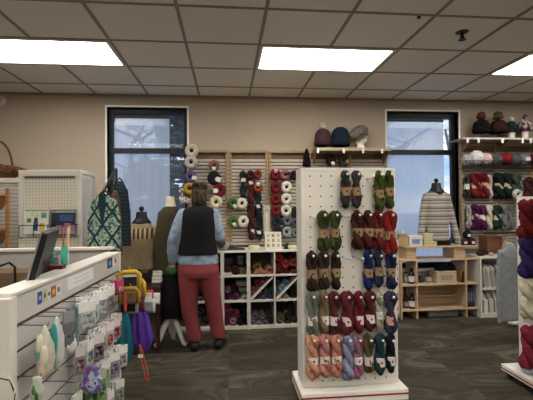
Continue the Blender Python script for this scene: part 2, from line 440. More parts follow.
tree('bare_tree', -3.3, 12.5, 6.0, 'bare leafless tree outside the middle of the left window', 5, None, 5)
tree('bare_tree', 3.6, 11.5, 7.5, 'bare leafless tree outside the right window, nearer the glass', 5, None, 8)
tree('bare_tree', 12.2, 20.0, 9.0, 'bare leafless tree outside the right window, standing furthest off', 5, None, 12)

rnd = random.Random(21); m = MB()
for q in range(900):
    x = rnd.uniform(-6.5, -.6); h_ = 2.3 + .5 * math.sin(x * 1.7) + .3 * math.sin(x * 4.1); c = Vector((x, 13.6 + rnd.uniform(-.5, .5), rnd.uniform(0, 1) ** .8 * h_ - .1)); s_ = rnd.uniform(.10, .26)
    m.ell(c, (s_, s_, s_ * .7), 6, 4)
o = m.build('hedge', plain('#4d535b', .9, var=.3, scale=3)); tag(o, 'long grey leafless hedge outside the left window', 'hedge'); o['kind'] = 'stuff'
tree('bare_tree', -2.2, 14.8, 6.5, 'thin bare tree behind the hedge, outside the left window', 5, None, 31)

# ---------------------------------------------------------------- yarn builders (local origin = where it hangs / rests)
def hank_mb(w=.075, L=.28, turns=1.4, seed=0, depth=.045, strands=2, waist=.62):
    """a twisted hank hanging from the origin down to -L: two ropes of yarn wound round each other, each rope fluted"""
    rnd = random.Random(seed); m = MB(); ph0 = rnd.uniform(0, 3.14); n = 22
    for s_ in range(strands):
        pts = []; rs = []
        for i in range(n + 1):
            t = i / n; z = .018 - (L + .018) * t
            lobe = waist + (1 - waist) * abs(math.cos(math.pi * (t * 1.0 + .02))) ** .8 if True else 1
            end = min(1, (math.sin(math.pi * min(1, max(0, t))) * 2.6 + .12))
            a = ph0 + s_ * 2 * math.pi / strands + turns * math.pi * t
            rad = w * .235 * lobe * end
            pts.append((rad * math.cos(a), -depth * .55 + rad * .75 * math.sin(a), z)); rs.append(w * .29 * (lobe * .85 + .15) * (min(1, end) * .6 + .4))
        k1 = rnd.uniform(.35, .6)
        m.tube(pts, rs, 14, wob=lambda i, th: 1 + .16 * math.sin(4 * th + i * k1 * 2.4) + .05 * math.sin(9 * th - i))
    return m
def hank(hs, loc, label, group, w=.075, L=.28, band=None, bz=.52, bh=.055, seed=0, turns=1.4, cat='yarn', mark='#3c3834', name='yarn_hank', parent=None, rz=0, depth=.045):
    t = thing(name, label, cat, loc, rz, group)
    hank_mb(w, L, turns, seed, depth).build('twisted_yarn', yarn(*hs) if not isinstance(hs, str) else yarn(hs), t, smooth=True)
    if band:
        z = -L * bz; rx, ry = w * .37, depth * .62
        b = MB(); rings = []
        for zz in (z + bh / 2, z + bh / 4, z, z - bh / 4, z - bh / 2):
            rings.append([Vector((rx * math.cos(a) * (1 - .04 * math.sin(a * 3)), -depth * .55 + ry * math.sin(a), zz)) for a in [2 * math.pi * k / 18 for k in range(18)]])
        b.loft(rings, True); bo = b.build('paper_band', plain(band, .8, var=.05), t, smooth=False)
        mk = MB(); mk.lathe([(w * .09, .0), (w * .09, .0015), (0, .0016)], (0, -depth * .55 - ry - .0005, z + .002), 10, axis='Y')
        if mark: mk.build('printed_mark', plain(mark, .7), bo)
    return t
def donut(hs, loc, label, group, r=.055, hole=.3, depth=.07, tagc=None, tag_a=-.6, seed=0, cat='yarn', ex=1.0, hole_shade=None, name='yarn_ball'):
    """centre-pull ball hung with its hole towards the room"""
    rnd = random.Random(seed); p = rnd.randint(7, 10); q = rnd.randint(2, 4)
    t = thing(name, label, cat, loc, 0, group)
    rt = r * (1 - hole) / 2; Rr = r - rt
    MB().torus((0, -depth / 2, 0), Rr, rt, 26, 12, depth / 2 / rt, wob=lambda a, b: 1 + .07 * math.sin(p * a + q * b), ex=ex).build('wound_yarn', yarn(*hs) if not isinstance(hs, str) else yarn(hs), t, smooth=True)
    MB().lathe([(r * hole * 1.15, -.03), (r * hole * 1.15, .01)], (0, -depth / 2, 0), 14, axis='Y').build('hole_shade', plain(hole_shade or '#1b1817', .9), t)  # dark plug painting the shade inside the open hole
    if tagc:
        c, s_ = math.cos(tag_a), math.sin(tag_a); b = MB(); u = Vector((c, 0, s_)); v = Vector((-s_, 0, c))
        rings = []
        for k in range(7):
            g = math.pi * (k / 6); rr = Rr + rt * 1.10 * math.cos(g); y = -depth / 2 - depth / 2 * 1.12 * math.sin(g)
            h2 = r * .34
            o = u * rr + Vector((0, y, 0)); rings.append([o - v * h2, o + v * h2, o + v * h2 + Vector((0, -.001, 0)) + u * .001, o - v * h2 + Vector((0, -.001, 0)) + u * .001])
        b.loft(rings); b.build('paper_label', plain(tagc, .8), t)
    return t

# ---------------------------------------------------------------- central white pegboard display
DY = 2.80
DX0, DX1 = .522, 1.223
dc = (DX0 + DX1) / 2; hw = (DX1 - DX0) / 2
top = at(345, 168, DY).z
disp = thing('pegboard_display', 'tall white pegboard stand hung with rows of hanks, red stripe round its base', 'display stand', (dc, DY, 0), 0)
HP = .0775
px0 = at(310, 176, DY)
PEGM = dots('#e0dbd0', '#2b2724', HP, HP * .94, .0058, HP / 2 - (px0.x - dc), HP * .94 / 2 - px0.z)
MB().b2(-hw + .022, hw - .022, .004, .012, .10, top - .012).build('front_panel', PEGM, disp)
MB().b2(-hw + .022, hw - .022, .188, .196, .10, top - .012).build('back_panel', PEGM, disp)
DW = plain('#e0dcd2', .45, var=.03)
for s_ in (-1, 1): MB().box((s_ * (hw - .011), .1, (top + .09) / 2 + .0), (.022, .2, top - .09)).build('side_frame', DW, disp, bevel=.003)
MB().b2(-hw + .022, hw - .022, 0, .2, top - .022, top).build('top_rail', DW, disp, bevel=.003)
MB().b2(-hw + .022, hw - .022, -.001, .201, .09, .12).build('bottom_rail', DW, disp, bevel=.003)
base = MB(); base.b2(-hw - .03, hw + .03, -.10, .30, .012, .09)
bo = base.build('base', plain('#e2ded5', .4, var=.03), disp, bevel=.006)
MB().b2(-hw - .0315, hw + .0315, -.1015, .3015, .052, .064).build('red_stripe', plain('#8e1f3c', .5), bo)
def peg(parent, x, z, y=0, L=.12, white=True, m=METAL):
    o = MB().tube([(x, y + .004, z), (x, y - L + .01, z), (x, y - L, z + .012)], .0035, 8).build('peg', m, parent, smooth=True)
    MB().ell((x, y - L, z + .013), (.0095, .0095, .0095), 10, 6).build('peg_tip', plain('#efeee9', .3), o, smooth=True)
    return o
GK = 'hanks on the white pegboard display'
# rows: px, py of the peg, length in px, colours, width px, band colour, description
rows = [
 ('top row', 173.5, [(345, 35, ('#1d3a2a', '#25432f', '#4f2b40', '#6a3550'), 11, 'a', 'dark green fading to plum twisted hank, left of the pair'),
                   (356, 35, ('#1f3c2c', '#3b3f2c', '#5a2a4a', '#7a3b62'), 10, 'a', 'dark green hank with bright plum end, right of the pair'),
                   (378.5, 40, ('#303c17', '#4b5a20', '#5f6f2c'), 11, 'a', 'longer olive green hank, second from the right end'),
                   (388.5, 36, ('#2c3a18', '#46581f', '#5d6b2e'), 11, 'a', 'shorter olive green hank at the right end')]),
 ('second row', 213.5, [(323, 38, ('#262f14', '#46521f', '#39421b'), 11, 'a', 'mossy green hank at the left end'),
                      (335, 37, ('#2a3515', '#4d5d25', '#303a1a'), 11, 'a', 'mossy green hank, second from the left'),
                      (357, 36, ('#3a1c18', '#4a2420', '#5a3026'), 13, 'a', 'dark chocolate and rust hank, third from the left'),
                      (367.5, 36, ('#431d20', '#5c2427', '#3a1c20'), 13, 'a', 'dark maroon hank between chocolate and red ones'),
                      (377.5, 37, ('#5a1a1c', '#7a2222', '#4a1a1c'), 12, 'a', 'deep red hank beside the brightest one'),
                      (389.5, 42, ('#7c1714', '#a3211b', '#8b1c18'), 13, 'a', 'bright brick red hank at the right end')]),
 ('third row', 253.5, [(311.5, 38, ('#2e2018', '#3d2b20', '#4a382b'), 11, 'a', 'dark coffee brown hank at the left end'),
                     (323.5, 36, ('#2f231b', '#44352a', '#2a1e17'), 11, 'a', 'mottled coffee brown hank, second from the left'),
                     (335.5, 36, ('#2c1f18', '#3b2a1e', '#4c3626'), 11, 'a', 'warm brown hank, third from the left'),
                     (367.7, 37, ('#13235a', '#1a2f72', '#141f48'), 11, 'a', 'royal blue hank'),
                     (378, 34, ('#1a2136', '#2c3550', '#3a2c34'), 10, 'a', 'slim navy and grey mottled hank'),
                     (390.5, 36, ('#17213d', '#22315a', '#1b2440'), 11, 'a', 'navy blue hank at the right end')]),
 ('fourth row', 294, [(312, 40, ('#5a6355', '#7a8272', '#666c5c'), 11.5, 'p', 'sage grey green hank at the left end'),
                       (324, 39, ('#6d5b42', '#8f7a58', '#7a684c'), 11, 'p', 'tan and khaki hank'),
                       (334, 40, ('#4a1f1d', '#662c26', '#7a3c30'), 11, 'p', 'russet brown hank'),
                       (346.5, 41, ('#5e1a22', '#7c2630', '#6a1c26'), 13, 'p', 'wide cranberry hank with the whiter label'),
                       (358, 39, ('#64161f', '#7f202a', '#541820'), 12, 'p', 'crimson hank'),
                       (369.5, 37, ('#4a1a1a', '#672524', '#58201f'), 12, 'p', 'brick brown hank'),
                       (378.5, 38, ('#8c8a72', '#b0ab92', '#9a977e'), 8, 'w', 'narrow cream and sage hank'),
                       (390, 40, ('#2c2e42', '#3d3f58', '#30324a'), 12, 'o', 'slate indigo hank at the right end')]),
 ('bottom row', 336.5, [(312.5, 42, ('#b06a50', '#cf8f70', '#c97f63'), 12.5, 'w', 'peach hank at the left end'),
                      (324.5, 40, ('#a85a52', '#c9827a', '#b56a5c'), 12, 'w', 'salmon pink hank, second from the left'),
                      (336, 40, ('#b5604c', '#cc8a70', '#a4584a'), 12, 'w', 'coral peach hank, third from the left'),
                      (347.5, 43, ('#6c6f92', '#8e92b2', '#5f6388'), 13, None, 'thick lavender blue hank without a band'),
                      (357.5, 42, ('#a0527a', '#c05e8c', '#8a8a92', '#b86a90'), 10, 'w', 'bright pink and grey hank'),
                      (368, 36, ('#4c4426', '#6a5f34', '#57492a'), 10.5, 'p', 'olive brown hank'),
                      (379.5, 38, ('#17343a', '#214850', '#1b3a44'), 12, 'p', 'dark teal hank'),
                      (390, 36, ('#0e1519', '#16242b', '#0c1114'), 11, 'p', 'almost black hank at the right end')]),
]
sd = 0
for rn, py, items in rows:
    for (px, Lp, hs, wp, bk, d) in items:
        sd += 1
        p = at(px, py, DY - .06); sc = DY / F_PX
        peg(disp, p.x - dc, p.z - .022, 0, .125)
        band = {'a': '#8f7455', 'p': '#cfc8c4', 'w': '#d8d4cc', 'o': '#c59a8c', None: None}[bk]
        L = Lp * sc * .985; bz = {'a': .53, 'p': .66, 'w': .56, 'o': .66, None: .5}[bk]
        hank(hs, (p.x, DY - .035, p.z), d + ', pegboard %s' % rn, GK, w=wp * sc * 1.13, L=L, band=band, bz=bz,
             bh=.058 if bk != 'w' else .045, seed=sd, turns=1.5 if bk in ('a', 'p', 'o') else 3.0, depth=.055, mark={'a': '#2d2119', 'p': '#a0204a', 'w': '#55504c', 'o': '#b0305a'}.get(bk))
for px, py in [(367, 179), (310, 218), (344, 217), (345.5, 258), (357, 258)]:   # empty pegs
    p = at(px, py, DY); peg(disp, p.x - dc, p.z, 0, .13, m=plain('#bdb9ae', .4))
# card of red buttons hanging at the stand's right edge
t = thing('button_card', 'narrow white card of round raspberry buttons hung on the right edge of the pegboard stand', 'card', (1.262, 2.93, at(400, 240, 2.9).z))
MB().b2(-.034, .03, -.003, 0, -.56, 0).build('card', plain('#c9c2bf', .8), t)
for k in range(14):
    z = -.03 - k * .038
    for x in ([-.014, .012] if k % 3 else [0]): MB().ell((x, -.006, z), (.012, .005, .014), 10, 6).build('button', plain('#8d2140' if k % 4 else '#39415f', .35), t, smooth=True)

# ---------------------------------------------------------------- slatted wall panels behind the cubbies
OAK = wood('#a08a68'); OAKD = wood('#8d6c45')
POSTM = dots('#a08a68', '#3f2f20', .5, .05, .008, .25 + .0)
SLAT = plain('#b6ada0', .6, var=.05)
GAP = plain('#6b5a48', .9)
SY = WALL - .055           # front of the slats
def slat_panel(pxl, pxr, zt, zb, label, grp, pitch=.0425, sy=SY, posts=(1, 1), rail=True, slat=SLAT):
    xl, xr = pxl, pxr
    t = thing('slat_panel', label, 'slat wall panel', ((xl + xr) / 2, sy, zb), 0, grp)
    h = (xr - xl) / 2; H = zt - zb; pw = .034
    MB().b2(-h + pw * posts[0], h - pw * posts[1], .03, .045, 0, H - .02).build('backing', GAP, t)
    m = MB(); n = int((H - .05) / pitch)
    for i in range(n):
        z = .01 + i * pitch
        m.prism([(.004, z), (.0, z + .006), (.0, z + pitch - .014), (.004, z + pitch - .010), (.03, z + pitch - .010), (.03, z)], -h + pw, h - pw, 'YZ')
    m.build('slats', slat, t)
    for s_, on in ((-1, posts[0]), (1, posts[1])):
        if on:
            po = MB().b2(-pw / 2, pw / 2, -.02, .045, 0, H)  .build('post', POSTM, t, (s_ * (h - pw / 2), 0, 0), bevel=.003)
    if rail: MB().b2(-h, h, -.024, .045, H - .004, H + .028).build('top_rail', OAK, t, bevel=.003)
    return t
zt = at(245, 152.5, SY).z; zb = at(245, 246, SY).z
px2x = lambda px: at(px, 200, SY).x
sg = 'slatted panels on the back wall'
slat_panel(px2x(188), px2x(228.6), zt, zb, 'slatted panel with wood posts, right beside the left window', sg)
slat_panel(px2x(229), px2x(268.3), zt, zb, 'slatted panel with wood posts, behind the green balls', sg)
slat_panel(px2x(268.7), px2x(308), zt, zb, 'slatted panel with wood posts, behind the red and cream balls', sg)
slat_panel(px2x(308.4), px2x(348), zt, zb, 'slatted panel under the left half of the hat shelf', sg)
slat_panel(px2x(348.4), px2x(387), zt, zb, 'slatted panel under the right half of the hat shelf', sg)

HG = 'balls hung on the slatted wall'
YY = SY - .024
def wire(o, L=.1, z=0):   # the hook a ball hangs on
    pass
BALLS = [
 (191.5, 150.5, 6.6, ('#a8a08c', '#cbc4ae', '#bdb59d'), None, 0, 'cream ball at the top, against the window edge'),
 (191.0, 162, 6.4, ('#a5938d', '#c6b6ae', '#b5a49c'), None, 0, 'pale pink ball just under the cream one by the window'),
 (190.5, 177, 5.8, ('#4a3a78', '#6b57a0', '#564488'), '#cfc9cf', -.2, 'purple ball with a white label by the window'),
 (189.5, 188.5, 6.0, ('#a87f1c', '#c9a02e', '#b58d22'), None, 0, 'mustard yellow ball by the window'),
 (214.0, 165.5, 5.2, ('#7a5248', '#9a6d60', '#8a5f53'), '#d5cfc4', -1.57, 'dusty terracotta ball, topmost above the person'),
 (214.0, 178, 6.6, ('#16161c', '#22222b', '#1b1b22'), '#dedbd4', -.35, 'charcoal black ball with a white label above the person'),
 (219.5, 190, 6.2, ('#6e1622', '#8c1f2c', '#5c121c'), '#dedbd4', 3.3, 'raspberry red ball with a white label'),
 (216.0, 202, 6.0, ('#b9b08e', '#d8d0b2', '#c8bf9f'), None, 0, 'cream ball nearest the person head'),
 (203.5, 189, 5.4, ('#80583c', '#a0765a', '#8f674a'), None, 0, 'tan ball directly above the hair of the person'),
 (233.0, 203.5, 5.2, ('#355c2a', '#4c7d3a', '#3f6b30'), '#c9c9bd', -.9, 'grass green ball, upper of two'),
 (233.5, 221.5, 5.2, ('#3a642c', '#52863e', '#447333'), '#c9c9bd', -1.2, 'grass green ball, lower of two'),
 (242.0, 203.5, 5.4, ('#bdb8a2', '#dad5c2', '#ccc7b2'), None, 0, 'off-white ball beside the upper green one'),
 (243.2, 221.5, 5.4, ('#bdb8a2', '#dedac8', '#ccc7b2'), None, 0, 'off-white ball beside the lower green one'),
 (250.8, 174.5, 4.2, ('#45181a', '#672225', '#541d20'), None, 0, 'small maroon ball at the top of the maroon hanks'),
 (258.0, 174, 4.2, ('#7c2c18', '#a3411f', '#8b351a'), None, 0, 'small rust orange ball, topmost of its column'),
 (258.2, 187.5, 4.8, ('#86351a', '#b5551f', '#6b2a16'), '#d5d0c4', 1.57, 'rust orange ball with a white label over it'),
 (275.5, 174.5, 5.5, ('#6a131c', '#861b26', '#571018'), '#c9888c', 1.5, 'wine red ball, topmost of the red column'),
 (276.0, 187, 5.5, ('#70141d', '#8e1d28', '#5c1119'), None, 0, 'wine red ball, second in the red column'),
 (276.0, 199, 5.5, ('#7a161d', '#971f27', '#651219'), None, 0, 'wine red ball, third in the red column'),
 (276.2, 210.5, 5.3, ('#6d151b', '#881c24', '#5a1117'), None, 0, 'wine red ball, lowest in the red column'),
 (277.0, 221.5, 5.2, ('#25272d', '#373a42', '#2d3036'), None, 0, 'dark grey ball right under the red column'),
 (278.0, 231.5, 5.4, ('#22242a', '#33363e', '#2a2c33'), None, 0, 'dark grey ball lowest on the left, by the card'),
 (285.5, 174.5, 5.2, ('#94565c', '#b27076', '#a36369'), '#3a1820', 0.2, 'rose pink ball at the top right'),
 (286.7, 187, 5.6, ('#bdb79f', '#ddd8c4', '#cdc7b1'), None, 0, 'ivory ball, topmost of the ivory column'),
 (286.5, 199, 5.6, ('#bdb79f', '#dfdac6', '#cdc7b1'), None, 0, 'ivory ball, second of the ivory column'),
 (286.2, 210.8, 5.6, ('#bdb79f', '#ddd8c4', '#cdc7b1'), None, 0, 'ivory ball, lowest of the ivory column'),
 (287.5, 221, 5.3, ('#545b66', '#6f7782', '#616974'), None, 0, 'blue grey ball below the ivory column'),
 (287.0, 232, 5.3, ('#767e88', '#98a0a8', '#868e97'), None, 0, 'pale grey ball lowest, right of the card'),
 (294.6, 175, 4.6, ('#141316', '#232227', '#1a191c'), None, 0, 'black ball at the top, half behind the pegboard stand'),
 (295.4, 212, 4.8, ('#1a2226', '#2c383d', '#20292d'), '#b9b9b4', 0, 'dark slate ball half behind the pegboard stand'),
 (296.0, 222.5, 4.8, ('#3c4a58', '#52626f', '#475663'), None, 0, 'steel blue ball half behind the pegboard stand'),
 (296.0, 233, 4.8, ('#5a6a78', '#75858f', '#677783'), None, 0, 'light steel blue ball lowest, half behind the stand'),
 (331.5, 160.5, 5.4, ('#2b0f14', '#471a20', '#35131a'), '#c5c0b8', -1.2, 'dark maroon ball hanging under the hat shelf'),
 (344.3, 160.5, 5.4, ('#252e2c', '#3a4542', '#2e3735'), '#8f7455', -.3, 'dark grey green ball hanging under the hat shelf'),
]
for i, (px, py, rp, hs, tg, ta, d) in enumerate(BALLS):
    dep = .075; p = at(px, py, YY - .04 - dep / 2); r = rp * p.y / F_PX * 1.02
    t = donut(hs, (p.x, YY - .02, p.z), d, HG, r=r, hole=.24 if hs[0][1] > '8' else .2, depth=dep, tagc=tg, tag_a=ta, seed=i, ex=1.06)
    MB().tube([(0, .02, r * .2), (0, -dep - .02, r * .2), (0, -dep - .02, r * .35)], .003, 6).build('wire_hook', METAL, t)
# speckled maroon and white cluster by the window
def wall_hank(px, py, pyb, wp, hs, d, band=None, n=0, bz=.3, bh=.04, grp='long hanks hung on the slatted wall', Y=None, **k):
    Y = Y or YY - .03
    p = at(px, py, Y); sc = Y / F_PX
    t = hank(hs, (p.x, Y + .03, p.z), d, grp, w=wp * sc * 1.1, L=(pyb - py) * sc, band=band, bz=bz, bh=bh, seed=n, turns=k.get('turns', 2.5), depth=.06, mark=None)
    MB().tube([(0, .03, .004), (0, -.06, .004), (0, -.06, .016)], .003, 6).build('wire_hook', METAL, t)
    return t
wall_hank(182.5, 190, 204, 7, ('#4a1c22', '#8c7f76', '#d6cfc6', '#5a2026'), 'white and maroon speckled hank above the left shoulder of the person', n=61)
wall_hank(187.5, 192, 203, 6, ('#3a1c20', '#6a4a48', '#cfc8bf', '#4a1c22'), 'small maroon and white speckled hank below the yellow ball', n=62)
wall_hank(243.0, 172, 199, 6.5, ('#16211f', '#26332f', '#3b4a45'), 'dark spruce green hank with a white label, left of the maroon column', '#cfccc4', 63)
wall_hank(251.0, 179, 204, 7, ('#4a1a1c', '#6b2a2a', '#4f3030'), 'maroon and rust hank, upper one of its column', '#cfc8bf', 64, bz=.15)
wall_hank(251.2, 205, 240, 7.5, ('#341418', '#5a2a2c', '#43292c'), 'long maroon hank, lower one of its column', '#cfc8bf', 65, bz=.74)
wall_hank(258.4, 193, 212, 7, ('#1c2222', '#2c3534', '#3d2a22'), 'dark hank hanging below the rust orange balls', '#cfc8bf', 66, bz=.7)
wall_hank(258.9, 212, 240, 7.0, ('#121b1c', '#202c2b', '#19262a'), 'long black green hank beside the long maroon one', '#cfc8bf', 67, bz=.72)

# white strip rack with two dark holes, and the black tassel by the shelf
p = at(266.7, 205.5, SY - .05); q = at(266.7, 234, SY - .05)
t = thing('accessory_strip', 'tall narrow white hang card with two dark holes, beside the red column', 'hang card', (p.x, SY - .05, q.z))
MB().b2(-.042, .042, -.01, .01, 0, p.z - q.z).build('card', plain('#b5b0a0', .7), t, bevel=.002)
m = MB()
for sx in (-.014, .014): m.lathe([(.007, 0), (.007, .002), (0, .002)], (sx, -.0105, p.z - q.z - .06), 10, axis='Y')
m.build('hole', BLACK, t); MB().b2(-.006, .006, -.014, -.01, .03, p.z - q.z - .09).build('needle', plain('#d9d5c9', .4), t)
MB().tube([(0, .06, p.z - q.z - .03), (0, -.03, p.z - q.z - .03)], .003, 6).build('wire_hook', METAL, t)
p = at(306.5, 149, SY - .06); q = at(306.5, 166.5, SY - .06)
t = thing('cowl', 'black knitted cowl hanging on a peg left of the hat shelf', 'cowl', (p.x, SY - .06, q.z)); H = p.z - q.z
MB().loft([[Vector((a * math.cos(k * .524) * (1 + .08 * math.sin(k * 3)), .035 * math.sin(k * .524), z)) for k in range(12)] for a, z in [(.052, 0), (.05, .05), (.04, .1), (.03, H - .05), (.016, H - .015), (.012, H)]]).build('knit', yarn('#0f0f13'), t, smooth=True)
MB().tube([(0, .07, H - .012), (0, -.03, H - .012)], .004, 6).build('peg', METAL, t)

# ---------------------------------------------------------------- hat shelf on the back wall
zs = at(350, 150.5, WALL - .15).z
sx0, sx1 = at(315, 150, WALL - .2).x, at(388, 150, WALL - .2).x
t = thing('hat_shelf', 'wooden wall shelf carrying three knitted hats, with small white clips', 'shelf', ((sx0 + sx1) / 2, WALL - .03, zs)); hs_ = (sx1 - sx0) / 2
MB().b2(-hs_, hs_, -.27, -.03, -.012, .010).build('board', OAK, t, bevel=.002)
MB().b2(-hs_, hs_, -.274, -.27, -.022, .012).build('front_edge', plain('#a99a84', .6), t)
for s_ in (-1, 1): MB().prism([(-.03, -.012), (-.26, -.012), (-.03, -.16)], s_ * (hs_ - .01) - .008, s_ * (hs_ - .01) + .008, 'YZ').build('bracket', OAKD, t)
for px in (318, 343.5, 363, 382):
    x = at(px, 152, WALL - .3).x - (sx0 + sx1) / 2
    MB().b2(x - .014, x + .014, -.284, -.2745, -.055, .0).build('clip', plain('#e3dfd6', .4), t, bevel=.004)
HY = WALL - .17
def knit_hat(loc, r, h, hs, label, pom=None, pr=.04, brim=True, lean=0, grp=None, squash=1.0, fold='#'):
    t = thing('knitted_hat', label, 'hat', loc, 0, grp)
    prof = [(r * .93, 0), (r * .99, .01), (r * 1.0, .05), (r * .97, .055), (r * 1.0, h * .5), (r * .93, h * .7), (r * .72, h * .88), (r * .4, h * .975), (r * .1, h)]
    MB().lathe(prof, n=36, wob=lambda a, z: 1 + .025 * math.sin(18 * a)).build('crown', yarn(*hs), t, smooth=True)
    MB().lathe([(r * .98, 0), (r * 1.06, .006), (r * 1.07, .05), (r * 1.0, .058)], n=36, wob=lambda a, z: 1 + .02 * math.sin(18 * a)).build('brim', yarn(*[dk(x, .85) for x in hs]), t, smooth=True)
    if pom:
        rnd = random.Random(len(label)); b = MB(); b.ell((0, 0, h + pr * .7), (pr * .8, pr * .8, pr * .75), 12, 8)
        for k in range(70):
            a = rnd.uniform(0, 6.28); ph = rnd.uniform(0, 2.2); d = Vector((math.sin(ph) * math.cos(a), math.sin(ph) * math.sin(a), math.cos(ph)))
            b.tube([Vector((0, 0, h + pr * .7)) + d * pr * .6, Vector((0, 0, h + pr * .7)) + d * pr * rnd.uniform(.95, 1.15)], [pr * .2, pr * .05], 5)
        b.build('pompom', yarn(*pom), t, smooth=True)
    return t
def wire_stand(loc, label, h=.05):
    t = thing('wire_hat_stand', label, 'hat stand', loc)
    for a in (0, math.pi / 2):
        c, s_ = math.cos(a + .5), math.sin(a + .5)
        MB().tube([(-.05 * c, -.05 * s_, .003), (.03 * c, .03 * s_, h)], .0028, 6).build('wire', DARKMETAL, t)
        MB().tube([(.05 * c, .05 * s_, .003), (-.03 * c, -.03 * s_, h)], .0028, 6).build('wire', DARKMETAL, t)
    MB().torus((0, 0, h), .035, .003, 20, 6, axis='Z').build('ring', DARKMETAL, t)
sc = HY / F_PX
for px, pyb, r, h, hs, pom, lb, sl in [
  (323, 146, 8.3, 17.5, ('#3d2730', '#553641', '#472d37'), ('#b3aca0', '#d6d0c4'), 'plum knitted hat with a white pompom on the hat shelf', 'thin wire stand under the plum hat'),
  (340.5, 146, 9.3, 19.5, ('#131f2e', '#1c2f42', '#172637'), None, 'navy blue knitted hat in the middle of the hat shelf', 'thin wire stand under the navy hat')]:
    p = at(px, 149.5, HY)
    wire_stand((p.x, HY, zs + .010), sl)
    knit_hat((p.x, HY, zs + .052), r * sc, h * sc, hs, lb, pom, .045, grp=None)
# grey beret on a white foam head in profile
p = at(361, 149.5, HY)
def foam_head(loc, label, turn=0.0, s=1.0, mat=None):
    t = thing('foam_head', label, 'display head', loc, turn)
    b = MB()
    b.lathe([(.062, 0), (.064, .012), (.05, .03), (.043, .06), (.045, .09)], n=20, sx=s, sy=s)
    rings = []
    # profile facing +x : (z, back x, front x, half width)
    for z, xb, xf, hw_ in [(.06, -.04, .035, .04), (.085, -.06, .062, .05), (.10, -.075, .084, .055), (.118, -.082, .08, .06), (.126, -.084, .088, .062), (.14, -.086, .080, .064), (.155, -.088, .100, .066), (.165, -.09, .092, .068), (.185, -.092, .076, .07), (.20, -.093, .082, .07), (.23, -.088, .078, .066), (.255, -.07, .06, .052), (.27, -.04, .035, .03)]:
        cx, rx = (xb + xf) / 2, (xf - xb) / 2; ring = []
        for k in range(20):
            a = 2 * math.pi * k / 20; c = math.cos(a); nose = .5 if (c > .93) else 1
            wx = rx * c; wy = hw_ * math.sin(a) * (1 - .35 * max(0, c) ** 2)
            ring.append(Vector((cx + wx, wy, z)) * s)
        rings.append(ring)
    b.loft(rings); b.build('head', mat or plain('#d9d4ca', .6, var=.02), t, remesh=.006)
    return t
foam_head((p.x - .005, HY, zs + .010), 'white foam display head in profile under the grey beret', R(-15), .95)
t = thing('beret', 'slouchy grey beret pulled over the white foam head', 'hat', (p.x - .03, HY, zs + .215), 0)
mm = Matrix.Rotation(R(-28), 3, 'Y')
MB().ell((0, 0, 0), (.125, .115, .082), 36, 12, wob=lambda a, ph: 1 + .02 * math.sin(16 * a) + .05 * math.sin(a * 2 + 1), m=mm).build('crown', ramp_mat(('#4a4642', '#6d6862', '#8a857d'), scale=45), t, smooth=True)
MB().torus((0, 0, 0), .09, .012, 28, 8, axis='Z').build('ribbed_edge', ramp_mat(('#4a4642', '#5d5852', '#7a756d'), scale=45), t, smooth=True).matrix_local = Matrix.Translation((.035, 0, -.06)) @ Matrix.Rotation(R(-28), 4, 'Y')

# ---------------------------------------------------------------- white cubby unit with yarn
CF = 4.46; CB = 4.87
cz = at(240, 251, CF).z; c0 = at(222.4, 290, CF).x; cw = at(248.8, 290, CF).x - c0
rowh = (cz - .03) / 3
xL, ncol = c0 - 2 * cw, 8
CW = plain('#cfccc2', .5, var=.03)
def cub(i, n, label):
    x0, x1 = c0 + i * cw, c0 + (i + n) * cw
    t = thing('cubby_unit', label, 'shelving unit', ((x0 + x1) / 2, CF, 0), 0, 'white cubby units under the slatted wall'); h = (x1 - x0) / 2 - .001; D = CB - CF; th = .018
    MB().b2(-h, h, 0, D, cz - .02, cz).build('top_board', CW, t, bevel=.002)
    MB().b2(-h + th, h - th, .02, D, 0, .03).build('plinth', CW, t)
    for s_ in (-1, 1): MB().b2(s_ * h, s_ * (h - th), .001, D, 0, cz - .02).build('side', CW, t, bevel=.002)
    for k in (1, 2): MB().b2(-h + th, h - th, .004, D - .01, .03 + k * rowh - .009, .03 + k * rowh + .006).build('shelf', CW, t)
    for k in range(1, n): MB().b2(-h + k * cw - .008, -h + k * cw + .008, .004, D - .01, .03, cz - .02).build('divider', CW, t)
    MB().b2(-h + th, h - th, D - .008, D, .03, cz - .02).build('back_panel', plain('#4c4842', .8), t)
    return t
U = {}
U[0] = cub(-2, 2, 'white cubby unit half hidden behind the person')
U[1] = cub(0, 1, 'single-column white cubby unit just right of the person')
U[2] = cub(1, 2, 'white cubby unit with two diagonal dividers, left of the pegboard stand')
U[3] = cub(3, 3, 'white cubby unit hidden behind the pegboard stand')
def diag(i, r):
    x0 = c0 + i * cw + .02; z0 = .03 + (2 - r) * rowh + .012; x1 = x0 + cw - .04; z1 = z0 + rowh - .03
    o = MB().prism([(x0, z0), (x0 + .014, z0), (x1, z1 - .012), (x1, z1), (x1 - .006, z1), (x0, z0 + .01)], .006, CB - CF - .02, 'XZ').build('diagonal_divider', CW, U[2])
    o.location = (-U[2].location.x, 0, 0)
diag(1, 1); diag(2, 1)
CGR = 'balls of yarn in the white cubbies'
ORD = ['first', 'second', 'third', 'fourth', 'fifth', 'sixth']
CELL = {}
